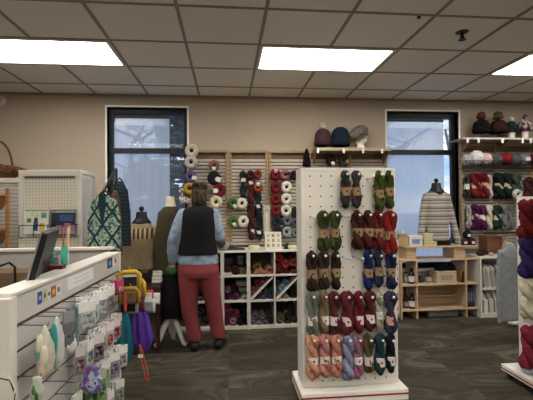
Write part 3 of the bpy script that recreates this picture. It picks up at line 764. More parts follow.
def end_ball(px, py, rp, h, d, lab=None, kind=0, seed=0, squash=1, tagside=1, dpt=.24, Y=None, cat='yarn', grp=CGR):
    """a skein lying with its end towards the room: a fat spindle with a hollow end"""
    Y = (Y or CF) + .05 + (seed * 7 % 5) * .006
    p = at(px, py, Y); r = rp * Y / F_PX * 1.06
    t = thing('yarn_ball', d, cat, (p.x, Y, p.z), 0, grp)
    prof = [(r * .12, .05), (r * .2, .02), (r * .55, .0), (r * .9, .03), (r, .08), (r, dpt * .7), (r * .8, dpt * .92), (r * .3, dpt)]
    a_ = seed % 3 + 5
    MB().lathe([(q, -z) for q, z in prof], n=22, axis='Y', wob=lambda a, z: 1 + .05 * math.sin(a_ * a + z * 40), sy=squash).build('wound_yarn', yarn(*h) if not isinstance(h, str) else yarn(h), t, smooth=True)
    if lab: MB().lathe([(r * 1.035, -.085), (r * 1.05, -.10), (r * 1.05, -.15), (r * 1.03, -.155)], n=22, axis='Y', sy=squash).build('paper_band', plain(lab, .8), t, smooth=True)
    MB().lathe([(r * .2, -.003), (r * .2, -.02)], n=10, axis='Y').build('hollow_shade', plain(dk(h if isinstance(h, str) else h[0], .4), .9), t)  # darkened yarn colour paints the shade in the hollow
    return t
CUB = [ # px, py, r, colour, label
 (227.2, 270.0, 4.2, '#5a3028', 'reddish brown ball at the left of the top cubby nearest the person'),
 (235.5, 272.0, 4.0, '#3d2722', 'dark brown ball in the middle of the top cubby nearest the person'),
 (243.0, 272.0, 3.9, '#8d7a60', 'tan ball at the right of the top cubby nearest the person'),
 (269.8, 270.5, 4.6, '#b5705c', 'salmon ball at the right of the peach cubby'),
 (279.5, 257.5, 4.6, '#a3202c', 'crimson ball, highest in the red cubby'),
 (285.8, 264.0, 4.6, '#b03a2c', 'orange red ball, middle of the red cubby'),
 (293.3, 263.0, 4.4, '#b54736', 'orange red ball, upper right of the red cubby'),
 (278.0, 267.5, 4.0, '#8a1c22', 'deep red ball, left of the red cubby'),
 (279.0, 273.5, 3.5, '#6d1519', 'dark red ball, bottom left of the red cubby'),
 (286.5, 273.5, 3.6, '#7c1a1b', 'dark red ball, bottom middle of the red cubby'),
 (294.0, 273.5, 3.6, '#82201e', 'dark red ball, bottom right of the red cubby'),
 (291.0, 256.0, 3.2, '#3c1616', 'very dark maroon ball at the top of the red cubby'),
 (226.8, 298.0, 4.4, '#5a2c5c', 'purple ball at the bottom left of the middle cubby nearest the person'),
 (235.0, 297.5, 4.6, '#64305e', 'purple ball at the bottom middle, second cubby down, nearest the person'),
 (234.5, 289.0, 4.4, '#38161e', 'dark maroon skein above the purple balls'),
 (228.0, 291.0, 2.8, '#98807c', 'dusty pink skein behind the purple balls'),
 (244.5, 298.5, 3.2, '#b5b0a4', 'off-white ball right of the purple balls'),
 (253.5, 297.0, 3.4, '#a05a60', 'rose ball lowest along the first diagonal'),
 (253.2, 290.0, 3.3, '#8f4c54', 'dusty rose ball against the left side above the first diagonal'),
 (258.8, 290.2, 3.4, '#b57078', 'light rose ball resting on the first diagonal'),
 (258.0, 283.0, 3.2, '#6c3438', 'dark rose ball upper left above the first diagonal'),
 (263.2, 284.5, 3.7, '#a55a64', 'rose ball halfway up the first diagonal'),
 (263.8, 279.5, 3.0, '#7c3a40', 'maroon rose ball near the top of the first diagonal'),
 (267.5, 281.0, 2.8, '#8a4a52', 'small rose ball highest on the first diagonal'),
 (257.2, 299.0, 3.0, '#3c4250', 'slate ball under the first diagonal at the left'),
 (263.2, 298.0, 3.6, '#5d5f7c', 'slate purple ball under the first diagonal, bottom middle'),
 (270.0, 298.0, 3.5, '#4e5672', 'slate blue ball under the first diagonal, bottom right'),
 (266.5, 292.2, 3.2, '#5d7a58', 'soft green ball under the first diagonal'),
 (271.3, 291.0, 2.8, '#4a6068', 'grey teal ball under the first diagonal, right side'),
 (277.5, 290.5, 3.6, '#6d93a8', 'light blue ball lowest on the second diagonal'),
 (282.0, 288.0, 3.6, '#7ea0b2', 'light blue ball in the middle of the second diagonal'),
 (286.2, 283.8, 3.5, '#6c8ea0', 'light blue ball highest on the second diagonal'),
 (277.8, 284.0, 2.8, '#4c6a7a', 'dim blue ball behind the light blue ones'),
 (286.0, 299.0, 3.7, '#b8b09c', 'cream ball under the second diagonal'),
 (293.5, 296.0, 3.6, '#2a2b31', 'black ball under the second diagonal at the right'),
 (293.5, 289.5, 3.0, '#34353b', 'charcoal ball under the second diagonal, upper right'),
 (227.0, 308.5, 3.9, '#a83a5e', 'hot pink ball, highest in the pink cubby'),
 (229.5, 315.5, 4.1, '#93304f', 'magenta ball in the middle of the pink cubby'),
 (236.5, 315.0, 3.8, '#9a4260', 'raspberry ball right of centre in the pink cubby'),
 (226.0, 322.5, 3.5, '#7c2440', 'dark magenta ball bottom left of the pink cubby'),
 (233.0, 321.5, 3.6, '#b08490', 'pale pink ball in the pink cubby'),
 (233.5, 326.0, 2.6, '#a03a5c', 'pink ball bottom middle of the pink cubby'),
 (225.6, 327.0, 2.2, '#8a2a46', 'small pink ball in the bottom left corner of the pink cubby'),
 (243.5, 308.5, 3.5, '#171a26', 'navy black ball, upper right of the pink cubby'),
 (243.8, 316.0, 3.6, '#1b1e2c', 'navy black ball, middle right of the pink cubby'),
 (240.5, 323.5, 3.6, '#20222e', 'navy black ball, lower right of the pink cubby'),
 (246.0, 323.5, 2.6, '#16181f', 'small black ball in the lower right corner of the pink cubby'),
 (255.5, 316.5, 3.7, '#8a7c88', 'mauve grey ball, upper left of the mauve cubby'),
 (262.5, 316.5, 3.6, '#80727e', 'mauve grey ball, upper middle of the mauve cubby'),
 (252.8, 323.5, 3.4, '#8f8290', 'mauve grey ball, bottom left of the mauve cubby'),
 (259.0, 324.5, 3.5, '#95899a', 'lilac grey ball, bottom middle of the mauve cubby'),
 (265.0, 323.5, 3.4, '#837684', 'mauve ball, bottom right of centre in the mauve cubby'),
 (268.5, 315.0, 3.2, '#5a3c3e', 'brown plum ball, upper right of the mauve cubby'),
 (271.0, 321.5, 3.2, '#4e3233', 'dark plum ball, right side of the mauve cubby'),
 (281.5, 319.0, 4.2, '#7d735a', 'khaki tan ball, biggest in the lowest cubby by the stand'),
 (288.5, 324.5, 3.4, '#4a3f34', 'dark brown ball at the bottom of the lowest cubby by the stand'),
 (280.0, 325.5, 2.6, '#3d342b', 'small dark ball beneath the khaki tan one'),
 (289.0, 316.5, 3.4, '#453a33', 'brown ball, middle of the lowest cubby by the stand'),
 (294.5, 320.5, 3.3, '#55493f', 'grey brown ball, right of the lowest cubby by the stand'),
 (290.5, 309.5, 3.2, '#2e2a28', 'nearly black ball high in the lowest cubby by the stand'),
 (219.0, 287.0, 3.8, '#4c5238', 'olive green ball beside the right knee of the person'),
 (213.5, 289.5, 3.4, '#39402c', 'dark olive ball behind the right knee of the person'),
 (219.5, 298.0, 3.4, '#a08886', 'pink white ball low beside the right knee of the person'),
 (218.6, 269.5, 4.0, '#1c2432', 'navy ball beside the right hip of the person'),
 (200.5, 300.0, 3.2, '#7d7264', 'tan ball seen between the knees of the person'),
 (206.0, 293.0, 3.4, '#4e4038', 'brown ball seen between the thighs of the person'),
 (198.5, 292.0, 3.2, '#3a3734', 'dark ball seen between the thighs of the person'),
 (201.0, 312.0, 3.4, '#54605c', 'grey green ball seen between the calves of the person'),
 (206.5, 318.5, 3.4, '#474a50', 'slate ball seen between the calves of the person'),
 (200.5, 322.5, 3.4, '#6a6c66', 'pale grey green ball low between the calves of the person'),
 (219.0, 320.0, 3.4, '#2a2c34', 'dark ball in the bottom cubby beside the right calf of the person'),
 (219.0, 311.0, 3.2, '#36303a', 'plum black ball in the bottom cubby beside the right calf'),
 (175.0, 300.0, 3.4, '#584a40', 'brown ball left of the person, behind the white tripod'),
]
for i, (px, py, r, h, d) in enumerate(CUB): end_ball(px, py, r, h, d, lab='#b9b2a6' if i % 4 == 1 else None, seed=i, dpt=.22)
# boxes and mounds in the cubbies
def boxy(px, py, wpx, hpx, Y, D, h, label, name='box', cat='box', grp=None, lid=None):
    sc = Y / F_PX; p = at(px, py + hpx / 2, Y); W, H = wpx * sc, hpx * sc
    t = thing(name, label, cat, (p.x, Y, p.z), 0, grp)
    MB().b2(-W / 2, W / 2, 0, D, 0, H).build('body', plain(h, .7), t, bevel=.003)
    MB().b2(-W / 2 - .002, W / 2 + .002, -.002, D + .002, H * .78, H + .002).build('lid', plain(lid or dk(h, 1.2), .7), t, bevel=.002)
    return t
boxy(227.5, 275.2, 8.5, 3.6, CF + .02, .2, '#b5b0a2', 'low white box in front of the brown balls', lid='#cfcabd')
boxy(240.5, 260.5, 6, 9, CF + .2, .15, '#5d6064', 'dark grey box standing behind the brown balls')
boxy(228.0, 261.5, 7, 7, CF + .2, .15, '#3b3a3c', 'black box standing behind the brown balls')
boxy(241.5, 284.0, 10, 4, CF + .1, .2, '#74777a', 'grey box lying above the dark maroon skein, upper')
boxy(243.5, 290.0, 9, 4, CF + .1, .2, '#66686a', 'grey box right of the dark maroon skein, lower')
def mound(px, pyb, wpx, hpx, hs, label, Y=CF + .03, D=.12, cat='yarn'):
    sc = Y / F_PX; p = at(px, pyb, Y + D); b = MB()
    t = thing('yarn_hank', label, cat, (p.x, Y + D, p.z), 0, CGR)
    rnd = random.Random(int(px)); W, H = wpx * sc / 2, hpx * sc
    for k in range(5):
        pts = [(-W * .85 + k * .004, -D * .5 + k * .035, H * .25), (-W * .4, -D * .6 + k * .03, H * (.55 + .08 * k)), (0, -D * .4 + k * .03, H * (.5 + .07 * (4 - k))), (W * .5, -D * .6 + k * .03, H * (.45 + .04 * k)), (W * .85, -D * .5 + k * .03, H * .25)]
        b.tube(pts, [H * .2, H * .3, H * .34, H * .3, H * .18], 12, wob=lambda i, th: 1 + .09 * math.sin(5 * th + i))
    b.build('twisted_yarn', yarn(*hs), t, smooth=True); return t
mound(259.5, 276.4, 17, 9, ('#9c6438', '#b57c50', '#a86f45'), 'peach orange hank lying in the second top cubby')
mound(257.0, 269, 14, 7, ('#8a7028', '#a58a3c', '#967b30'), 'mustard yellow hank behind the peach one', Y=CF + .18)
# things lying on top of the cubbies
def top_at(px, Y): return Vector((at(px, 250, Y).x, Y, cz))
t = thing('card_sign', 'white folded card printed with small drawings, standing on the cubby top', 'sign', top_at(273.5, 4.55))
sc = 4.55 / F_PX
MB().box((0, .02, .10), (.19, .004, .2), rx=R(-10)).build('card', plain('#cfcab9', .7), t)
MB().box((0, .075, .10), (.19, .004, .2), rx=R(12)).build('back_leaf', plain('#bdb8a9', .7), t)
rnd = random.Random(4)
for ix in range(3):
    for iz in range(3):
        c = rnd.choice(['#a39e8e', '#7c7a70', '#b59a58', '#8a8880', '#b0aa98'])
        q = MB().box(((ix - 1) * .058, .0155 - (1 - iz) * -.0 + 0, .045 + iz * .056), (.03, .003, .036), rx=R(-10))
        o = q.build('drawing', plain(c, .7), t); o.location = (0, .004 - (iz - 1) * -.0098 - .0, 0)
def bowl(loc, r, h, c, label, cat='bowl', name='bowl', lid=False):
    t = thing(name, label, cat, loc)
    if lid: MB().lathe([(r * .85, 0), (r, .012), (r, h * .7), (r * .9, h), (0, h)], n=24, sy=.7).build('body', plain(c, .35), t, smooth=True)
    else: MB().lathe([(r * .5, 0), (r * .9, h * .6), (r, h), (r * .94, h), (r * .5, .01)], n=24).build('body', plain(c, .35), t, smooth=True)
    return t
bowl(top_at(254.3, 4.56), .066, .05, '#cfc8ae', 'oval cream dish on the cubby top left of the card sign', 'dish', 'dish', True)
bowl(top_at(293.0, 4.56), .06, .045, '#cfc8ae', 'oval cream dish on the cubby top beside the pegboard stand', 'dish', 'dish', True)
t = thing('tape_dispenser', 'low dark grey tape dispenser on the cubby top', 'tape dispenser', top_at(235.5, 4.56))
MB().prism([(-.10, 0), (.10, 0), (.11, .02), (.04, .03), (-.02, .055), (-.07, .055), (-.105, .03)], -.03, .03).build('body', plain('#35363a', .4), t, bevel=.004)
MB().torus((-.04, 0, .052), .022, .010, 20, 8, 1.6).build('tape_roll', plain('#a9a594', .4), t, smooth=True)
t = thing('cloth_bag', 'crumpled pale plastic bag on the cubby top in front of the person', 'bag', top_at(222.5, 4.53))
MB().ell((0, 0, .05), (.075, .05, .055), 18, 10, wob=lambda a, p: 1 + .12 * math.sin(5 * a + 3 * p) + .06 * math.sin(9 * a)).build('body', plain('#8b8d8e', .3), t, smooth=True)
MB().ell((.01, 0, .12), (.03, .022, .035), 12, 8, wob=lambda a, p: 1 + .15 * math.sin(4 * a)).build('knot', plain('#9b9d9d', .3), t, smooth=True)
t = thing('scissors', 'dark handled scissors lying on the cubby top', 'scissors', top_at(246.0, 4.53))
MB().prism([(-.09, .004), (.0, .0), (.0, .008)], .0, .004, 'XZ').build('blade', METAL, t)
for s_ in (-1, 1): MB().torus((.035, s_ * .018, .008), .02, .005, 16, 6, axis='Z').build('handle', plain('#b9b39c', .4), t, smooth=True)
t = thing('ink_bottle', 'small black conical bottle on the cubby top right of the card sign', 'bottle', top_at(286.4, 4.58))
MB().lathe([(.032, 0), (.034, .006), (.014, .045), (.013, .05)], n=16).build('body', BLACK, t, smooth=True)
MB().lathe([(.015, .05), (.015, .068), (0, .068)], n=16).build('cap', plain('#2c2b2b', .3), t)

# ---------------------------------------------------------------- the person, seen from behind
def ringz(c, rx, ry, n=20, tilt=None, back=1.0, sq=2.0):
    """horizontal ellipse ring; sq>2 squares it a little"""
    out = []
    for k in range(n):
        a = 2 * math.pi * k / n; ca, sa = math.cos(a), math.sin(a)
        x = rx * math.copysign(abs(ca) ** (2 / sq), ca); y = ry * math.copysign(abs(sa) ** (2 / sq), sa)
        out.append(Vector(c) + Vector((x, y, 0)))
    return out
def limb(b, pts, rs, n=14, sq=1.0):
    """a tapering limb with extra rings so it stays round at the joints"""
    P2, R2 = [], []
    for i in range(len(pts) - 1):
        a, c = Vector(pts[i]), Vector(pts[i + 1])
        for k in range(4): P2.append(a.lerp(c, k / 4)); R2.append(rs[i] + (rs[i + 1] - rs[i]) * k / 4)
    P2.append(Vector(pts[-1])); R2.append(rs[-1])
    b.tube(P2, R2, n, sq)
    b.ell(P2[0], (rs[0],) * 3, 12, 8); b.ell(P2[-1], (rs[-1],) * 3, 12, 8)
PY_ = 3.90
pf = atz(206, 343, 0)
person = thing('person', 'person from behind in black vest, pale denim shirt, rust red trousers and black shoes', 'person', (pf.x, PY_, 0))
S = PY_ / F_PX
def pp(px, py, dy=0.0):     # point of the figure, in the person's own frame
    q = at(px, py, PY_ + dy); return Vector((q.x - pf.x, dy, q.z))
skin = plain('#a8806a', .6)
b = MB()
hc = pp(199.5, 195, .0)
# torso, pelvis
def tz(py): return pp(200, py).z
tor = [(200, 206, .055, .05, 0), (199, 209, .10, .07, 0), (199, 213, .17, .095, 0), (198.5, 222, .19, .11, 0), (198.5, 235, .17, .11, 0), (198.5, 245, .16, .11, 0), (198.5, 255, .155, .11, 0), (199, 266, .165, .115, 0), (199.5, 274, .15, .11, 0)]
b.loft([ringz(pp(x, y, dy), rx, ry) for x, y, rx, ry, dy in tor])
hipL, kneeL, ankL = pp(190, 270), pp(189, 306, .0), pp(194.5, 337, .0)
hipR, kneeR, ankR = pp(208.5, 270), pp(213, 305, .02), pp(218.5, 334, .04)
limb(b, [hipL, kneeL, ankL], [.09, .058, .038]); limb(b, [hipR, kneeR, ankR], [.09, .058, .038])
shL, elL, wrL = pp(184, 215), pp(174, 241, -.03), pp(172.5, 262, .02)
shR, elR, wrR = pp(213.5, 215), pp(219, 237, .0), pp(222.5, 243, .21)
limb(b, [shL, elL, wrL], [.055, .043, .028]); limb(b, [shR, elR, wrR], [.055, .043, .028])
# neck and head
limb(b, [pp(200, 208, .0), pp(199.5, 200, .02)], [.055, .05])
b.ell(hc + Vector((0, .02, .0)), (.072, .09, .105), 18, 14)
b.ell(hc + Vector((0, .075, -.055)), (.045, .04, .05), 12, 8)           # jaw
b.tube([hc + Vector((0, .105, .015)), hc + Vector((0, .125, -.015)), hc + Vector((0, .118, -.025))], [.008, .014, .012], 8)   # nose
for s_ in (-1, 1):
    b.ell(hc + Vector((s_ * .073, .02, -.015)), (.009, .02, .03), 10, 8)
    b.ell(hc + Vector((s_ * .03, .1, .012)), (.013, .008, .009), 8, 6)
b.ell(hc + Vector((0, .106, -.055)), (.022, .008, .008), 10, 6)
# hands: palm, four fingers, thumb
def hand(b, w_, d, side, palm_n, curl=.9):
    d = Vector(d).normalized(); pn = Vector(palm_n).normalized(); u = d.cross(pn).normalized() * side
    limb(b, [w_, w_ + d * .045, w_ + d * .075], [.026, .032, .032], 12, .55)
    for i, (off, L) in enumerate([(-.026, .062), (-.009, .07), (.009, .066), (.025, .054)]):
        q = w_ + d * .082 + u * off; dd = d.copy(); pts = [w_ + d * .06 + u * off * .9, q]
        for k in range(3):
            dd = (dd + pn * curl * .42).normalized(); q = q + dd * L * (.42, .33, .25)[k]; pts.append(q)
        b.tube(pts, [.0095, .0095, .009, .008, .0065], 8)
    q = w_ + d * .03 - u * .028
    b.tube([w_ + d * .015 - u * .015, q, q + (d * .7 - u * .5 + pn * .5).normalized() * .032, q + (d * .8 + pn * .9).normalized() * .058], [.012, .012, .0105, .008], 8)
hand(b, wrL, (-.02, .12, -1), 1, (.3, 1, .2))
hand(b, wrR, (-.12, 1, -.25), -1, (-.2, -.2, -1))
# feet
for ank, dx in ((ankL, -.015), (ankR, .05)):
    b.tube([ank, Vector((ank.x, ank.y + .0, .05)), Vector((ank.x + dx * .4, ank.y + .09, .035)), Vector((ank.x + dx, ank.y + .15, .03))], [.036, .042, .038, .03], 12)
b.build('body', skin, person, remesh=.0075)
# hair: short bob, tousled, grey brown
h = MB(); rnd = random.Random(3)
h.ell(hc + Vector((0, .0, .012)), (.076, .092, .1), 24, 16, wob=lambda a, p: 1 + .03 * math.sin(9 * a + 4 * p))
for k in range(210):
    a = rnd.uniform(math.pi * .97, math.pi * 2.03); zt_ = rnd.uniform(-.03, .1); r_ = .073 * math.sqrt(max(.1, 1 - (zt_ / .125) ** 2))
    p0 = hc + Vector((r_ * math.cos(a), r_ * 1.05 * math.sin(a), zt_)); p1 = p0 + Vector((rnd.uniform(-.006, .006) + -.010 * math.cos(a), .008 * math.sin(a), -rnd.uniform(.02, .05))); p2 = p1 + Vector((rnd.uniform(-.006, .006) - .012 * math.cos(a), rnd.uniform(-.004, .004), -rnd.uniform(.02, .045)))
    if p2.z < hc.z - .10: p2.z = hc.z - .10
    h.tube([p0, p1, p2], [.008, .009, .003], 6)
for k in range(60):
    a = rnd.uniform(0, 6.28); p0 = hc + Vector((.03 * math.cos(a), .03 * math.sin(a), .115)); p1 = hc + Vector((.075 * math.cos(a), .085 * math.sin(a), rnd.uniform(.05, .09)))
    h.tube([p0, (p0 + p1) / 2 + Vector((0, 0, .02)), p1], [.006, .012, .006], 6)
h.build('hair', ramp_mat(('#2c241d', '#3f362b', '#574b3b'), scale=30), person, smooth=True)
# pale denim shirt: tails under the vest, sleeves
s = MB()
s.loft([ringz(pp(x, y), rx, ry) for x, y, rx, ry in [(199.5, 205.5, .06, .06), (199, 209, .11, .085), (199, 213, .18, .108), (198.5, 222, .185, .115), (198.5, 240, .165, .115), (198.3, 252, .178, .128), (198.2, 258, .192, .138), (198.4, 263.5, .195, .141)]])
limb(s, [shL, pp(178, 228, -.02), elL, pp(172.5, 252, -.01), wrL + Vector((0, 0, .01))], [.07, .066, .062, .055, .042], 16)
limb(s, [shR, pp(216.5, 226), elR, pp(220.5, 240.5, .1), wrR + Vector((0, -.01, 0))], [.068, .064, .060, .052, .04], 16)
s.build('shirt', ramp_mat(('#5f7285', '#7c8da0', '#95a3b2', '#6c8093'), scale=14, detail=4), person, remesh=.009)
c_ = MB(); c_.torus(wrL + Vector((0, 0, .012)), .036, .009, 18, 8, 1.4, axis='Z'); c_.build('cuff', plain('#7b8ea2', .9), person, smooth=True)
# black quilted vest
v = MB()
v.loft([ringz(pp(x, y), rx, ry, 28, sq=2.3) for x, y, rx, ry in [(199.5, 203.0, .062, .066), (199.5, 206, .075, .072), (199, 208.5, .14, .098), (198.8, 211.5, .165, .112), (198.5, 217, .172, .124), (198.5, 227, .176, .13), (198.3, 238, .172, .13), (198.2, 247, .180, .136), (198.2, 254.0, .190, .144)]])
vo = v.build('vest', plain('#0b0b0e', .9, var=.2, scale=12, bump=.5, bscale=25), person, remesh=.009)
v = MB(); v.torus(pp(199.5, 204), .062, .014, 22, 8, 1.4, axis='Z'); v.build('collar', plain('#16171c', .85), person, smooth=True)
# rust red trousers
t_ = MB()
t_.loft([ringz(pp(x, y, dy), rx, ry, 24) for x, y, rx, ry, dy in [(198.2, 261, .185, .128, 0), (198.2, 266, .194, .138, -.005), (198.6, 271, .198, .145, -.01), (199, 277, .186, .135, -.005)]])
def leg(b, pts):
    rings = []
    for i, (px, py, dy, r) in enumerate(pts):
        n = 22; c = pp(px, py, dy); rings.append([c + Vector((r * math.cos(2 * math.pi * k / n) * (1 + .03 * math.sin(5 * k + i)), r * 1.08 * math.sin(2 * math.pi * k / n), .012 * math.sin(k * 1.9 + i * 2.1))) for k in range(n)])
    b.loft(rings)
leg(t_, [(189.0, 268, 0, .108), (188.8, 280, 0, .103), (188.8, 292, 0, .09), (189.2, 304, .0, .083), (190.0, 315, -.01, .074), (192, 322, 0, .074), (193.6, 330, 0, .070), (194.6, 335, 0, .073), (194.8, 339.5, 0, .07)])
leg(t_, [(207.8, 268, 0, .108), (209.3, 280, 0, .100), (211.5, 292, .01, .088), (213.5, 304, .02, .080), (215.2, 315, .03, .073), (216.4, 322, .04, .073), (217.2, 328, .04, .072), (218.2, 333, .04, .072), (218.6, 337, .04, .070)])
t_.build('trousers', plain('#7c3638', .85, var=.10, scale=6, bump=.3, bscale=18), person, remesh=.009)
for ank, dx in ((ankL, -.015), (ankR, .05)):
    sh = MB(); rings = []
    for yy, hw_, hh in [(-.075, .03, .05), (-.062, .042, .082), (-.01, .046, .095), (.03, .042, .085), (.08, .046, .062), (.13, .046, .05), (.17, .036, .04), (.19, .018, .028)]:
        cx = ank.x + dx * (yy + .05) / .24
        rings.append([Vector((cx + hw_ * math.cos(a), ank.y + yy, .008 + hh / 2 + hh / 2 * math.sin(a))) for a in [2 * math.pi * k / 14 for k in range(14)]])
    sh.loft(rings); so = sh.build('shoe', plain('#131417', .5), person, smooth=True)
    sl = MB(); poly = [(ank.x + dx * (y + .05) / .24 + s_ * w_, ank.y + y) for s_, ys in ((1, [(-.055, .02), (-.04, .04), (.03, .046), (.12, .052), (.18, .036), (.2, .01)]), (-1, [(.2, .01), (.18, .036), (.12, .052), (.03, .046), (-.04, .04), (-.055, .02)])) for y, w_ in ys]
    sl.prism(poly, 0, .018, 'XY'); sl.build('sole', plain('#3a3b3d', .6), so)
# green yarn held in the left hand
gp = pp(173, 269, .045)
t = thing('yarn_hank', 'loose bundle of grass green yarn held in the left hand of the person', 'yarn', (person.location.x + gp.x, person.location.y + gp.y, gp.z))
m = MB(); rnd = random.Random(5)
for k in range(9):
    a = k * .7; m.tube([(.02 * math.cos(a), .02 * math.sin(a), .03), (.045 * math.cos(a) - .01, .035 * math.sin(a), .0), (.04 * math.cos(a + .4) - .015, .03 * math.sin(a), -.035), (.01 * math.cos(a) - .01, .015 * math.sin(a), -.06)], [.012, .018, .017, .008], 8)
m.build('yarn_strands', yarn('#2f6a3c', '#3f8049', '#2a5c36'), t, smooth=True)

# ---------------------------------------------------------------- dress forms with knitwear
def sweater(parent, tor, sl, sr, mat, rem=.011, cuffs=None, name='sweater'):
    b = MB(); b.loft([ringz((x, y, z), rx, ry, 24, sq=2.2) for x, y, z, rx, ry in tor])
    for pts, rs in (sl, sr):
        if pts: limb(b, pts, rs, 16)
    return b.build(name, mat, parent, remesh=rem)
def neck_form(parent, cx, zsh, s=1.0, mat=None, knob=True, ztop=None):
    b = MB(); b.lathe([(.088 * s, -.05), (.082 * s, -.01), (.062 * s, .015), (.05 * s, .04), (.047 * s, .085), (.04 * s, .095)], (cx, 0, zsh), 22, sy=.85)
    b.build('neck', mat or BLACK, parent, smooth=True)
    if knob: MB().lathe([(.012, .09), (.013, .102), (.024, .110), (.027, .125), (.022, .142), (.006, .150)], (cx, 0, zsh), 16).build('neck_knob', mat or BLACK, parent, smooth=True)
# 1. tan sweater with a patterned yoke
def yoke_mat():
    m, t, b = mat_base('yoke_knit', .95, 0, .1)
    tc = N(t, 'ShaderNodeTexCoord'); sp = N(t, 'ShaderNodeSeparateXYZ'); t.links.new(tc.outputs['Object'], sp.inputs[0])
    wv = N(t, 'ShaderNodeMath', operation='MULTIPLY'); wv.inputs[1].default_value = 2 * math.pi / .042; t.links.new(sp.outputs[0], wv.inputs[0])
    sn = N(t, 'ShaderNodeMath', operation='SINE'); t.links.new(wv.outputs[0], sn.inputs[0])
    r = N(t, 'ShaderNodeValToRGB'); r.color_ramp.elements[0].color = col('#4a3d30'); r.color_ramp.elements[1].color = col('#b8a785'); r.color_ramp.elements[0].position = .35; r.color_ramp.elements[1].position = .6
    a2 = N(t, 'ShaderNodeMath', operation='MULTIPLY_ADD'); a2.inputs[1].default_value = .5; a2.inputs[2].default_value = .5; t.links.new(sn.outputs[0], a2.inputs[0]); t.links.new(a2.outputs[0], r.inputs[0])
    # height bands: z in object units measured from the form's foot
    zr = N(t, 'ShaderNodeMapRange'); zr.inputs[1].default_value = YK0; zr.inputs[2].default_value = YK1; t.links.new(sp.outputs[2], zr.inputs[0])
    cs = N(t, 'ShaderNodeValToRGB').color_ramp; nd = t.nodes[-1]; cs.interpolation = 'CONSTANT'
    st = [(0, '#000000'), (.12, '#3d3d3d'), (.2, '#ffffff'), (.62, '#3d3d3d'), (.72, '#000000')]
    for i, (p, h_) in enumerate(st):
        e = cs.elements[i] if i < 2 else cs.elements.new(p)
        e.position = p; e.color = col(h_)
    t.links.new(zr.outputs[0], nd.inputs[0])
    no = N(t, 'ShaderNodeTexNoise'); no.inputs['Scale'].default_value = 90; t.links.new(tc.outputs['Object'], no.inputs['Vector'])
    tan = N(t, 'ShaderNodeValToRGB'); tan.color_ramp.elements[0].color = col('#86755b'); tan.color_ramp.elements[1].color = col('#a79576'); tan.color_ramp.elements[0].position = .3; tan.color_ramp.elements[1].position = .7; t.links.new(no.outputs[0], tan.inputs[0])
    mx = N(t, 'ShaderNodeMix', data_type='RGBA'); t.links.new(nd.outputs[0], mx.inputs[0]); t.links.new(tan.outputs[0], mx.inputs[6]); t.links.new(r.outputs[0], mx.inputs[7]); t.links.new(mx.outputs[2], b.inputs['Base Color'])
    bp = N(t, 'ShaderNodeBump'); bp.inputs['Strength'].default_value = .5; bp.inputs['Distance'].default_value = .008; t.links.new(no.outputs[0], bp.inputs['Height']); t.links.new(bp.outputs[0], b.inputs['Normal'])
    return m
MY = 4.15; q = at(142, 300, MY); sc = MY / F_PX
def mz(py, Y=None, px=142): return at(px, py, Y or MY).z
YK0, YK1 = mz(243), mz(219)
t = thing('dress_form', 'black dress form in a tan sweater with patterned yoke before the left window', 'dress form', (q.x, MY, 0))
tor = [(0, 0, mz(221), .075, .065), (0, 0, mz(224), .10, .085), (0, 0, mz(228), .135, .10), (0, 0, mz(233), .155, .115), (0, 0, mz(243), .158, .12), (0, 0, mz(258), .150, .12), (0, 0, mz(267), .155, .12), (0, 0, mz(269), .15, .118)]
sweater(t, tor, ([(-.12, 0, mz(230)), (-.165, .0, mz(247)), (-.172, .01, mz(264)), (-.165, .02, mz(282))], [.05, .045, .04, .034]), ([(.12, 0, mz(230)), (.165, .0, mz(247)), (.175, .01, mz(264)), (.172, .02, mz(282))], [.05, .045, .04, .034]), yoke_mat())
neck_form(t, 0, mz(221), 1.15)
MB().loft([ringz((0, 0, z), rx, ry, 24) for z, rx, ry in [(mz(266), .14, .11), (mz(275), .155, .12), (mz(292), .16, .125)]]).build('form_hip', plain('#37332f', .9), t, smooth=True)
MB().tube([(0, 0, 0.03), (0, 0, mz(290))], .014, 10).build('pole', METAL, t, smooth=True)
MB().lathe([(.15, 0), (.15, .012), (.03, .03), (.02, .05)], n=24).build('foot', DARKMETAL, t, smooth=True)
# 2. olive brown cardigan over a black skirt on a white tripod
MY = 4.04; q = at(171.0, 300, MY)
t = thing('dress_form', 'white-necked dress form in olive brown cardigan and long black skirt', 'dress form', (q.x, MY, 0))
def m2z(py): return at(172, py, MY).z
wc = plain('#c9c1ab', .6)
MB().lathe([(.085, m2z(212)), (.06, m2z(207)), (.045, m2z(202)), (.04, m2z(198)), (.034, m2z(196.5))], (0, 0, 0), 20, sy=.9).build('neck', wc, t, smooth=True)
tor = [(0, 0, m2z(206), .055, .055), (0, 0, m2z(209), .085, .075), (0, 0, m2z(214), .11, .09), (0, 0, m2z(228), .12, .095), (0, 0, m2z(250), .118, .095), (0, 0, m2z(270), .125, .10), (0, 0, m2z(274), .12, .095)]
sweater(t, tor, ([(-.085, 0, m2z(214)), (-.115, .0, m2z(236)), (-.125, -.01, m2z(256)), (-.12, -.02, m2z(274))], [.04, .038, .034, .03]), ([(.085, 0, m2z(214)), (.115, .0, m2z(236)), (.125, -.01, m2z(256)), (.12, -.02, m2z(274))], [.04, .038, .034, .03]), ramp_mat(('#2f2c20', '#4a4431', '#3d3828'), scale=60), name='cardigan')
b = MB(); rings = []
for z, rx in [(m2z(258), .10), (m2z(275), .12), (m2z(295), .135), (m2z(316), .145)]:
    rings.append([Vector((rx * math.cos(2 * math.pi * k / 48) * (1 + .05 * math.sin(10 * 2 * math.pi * k / 48)), rx * .75 * math.sin(2 * math.pi * k / 48) * (1 + .05 * math.sin(10 * 2 * math.pi * k / 48)), z)) for k in range(48)])
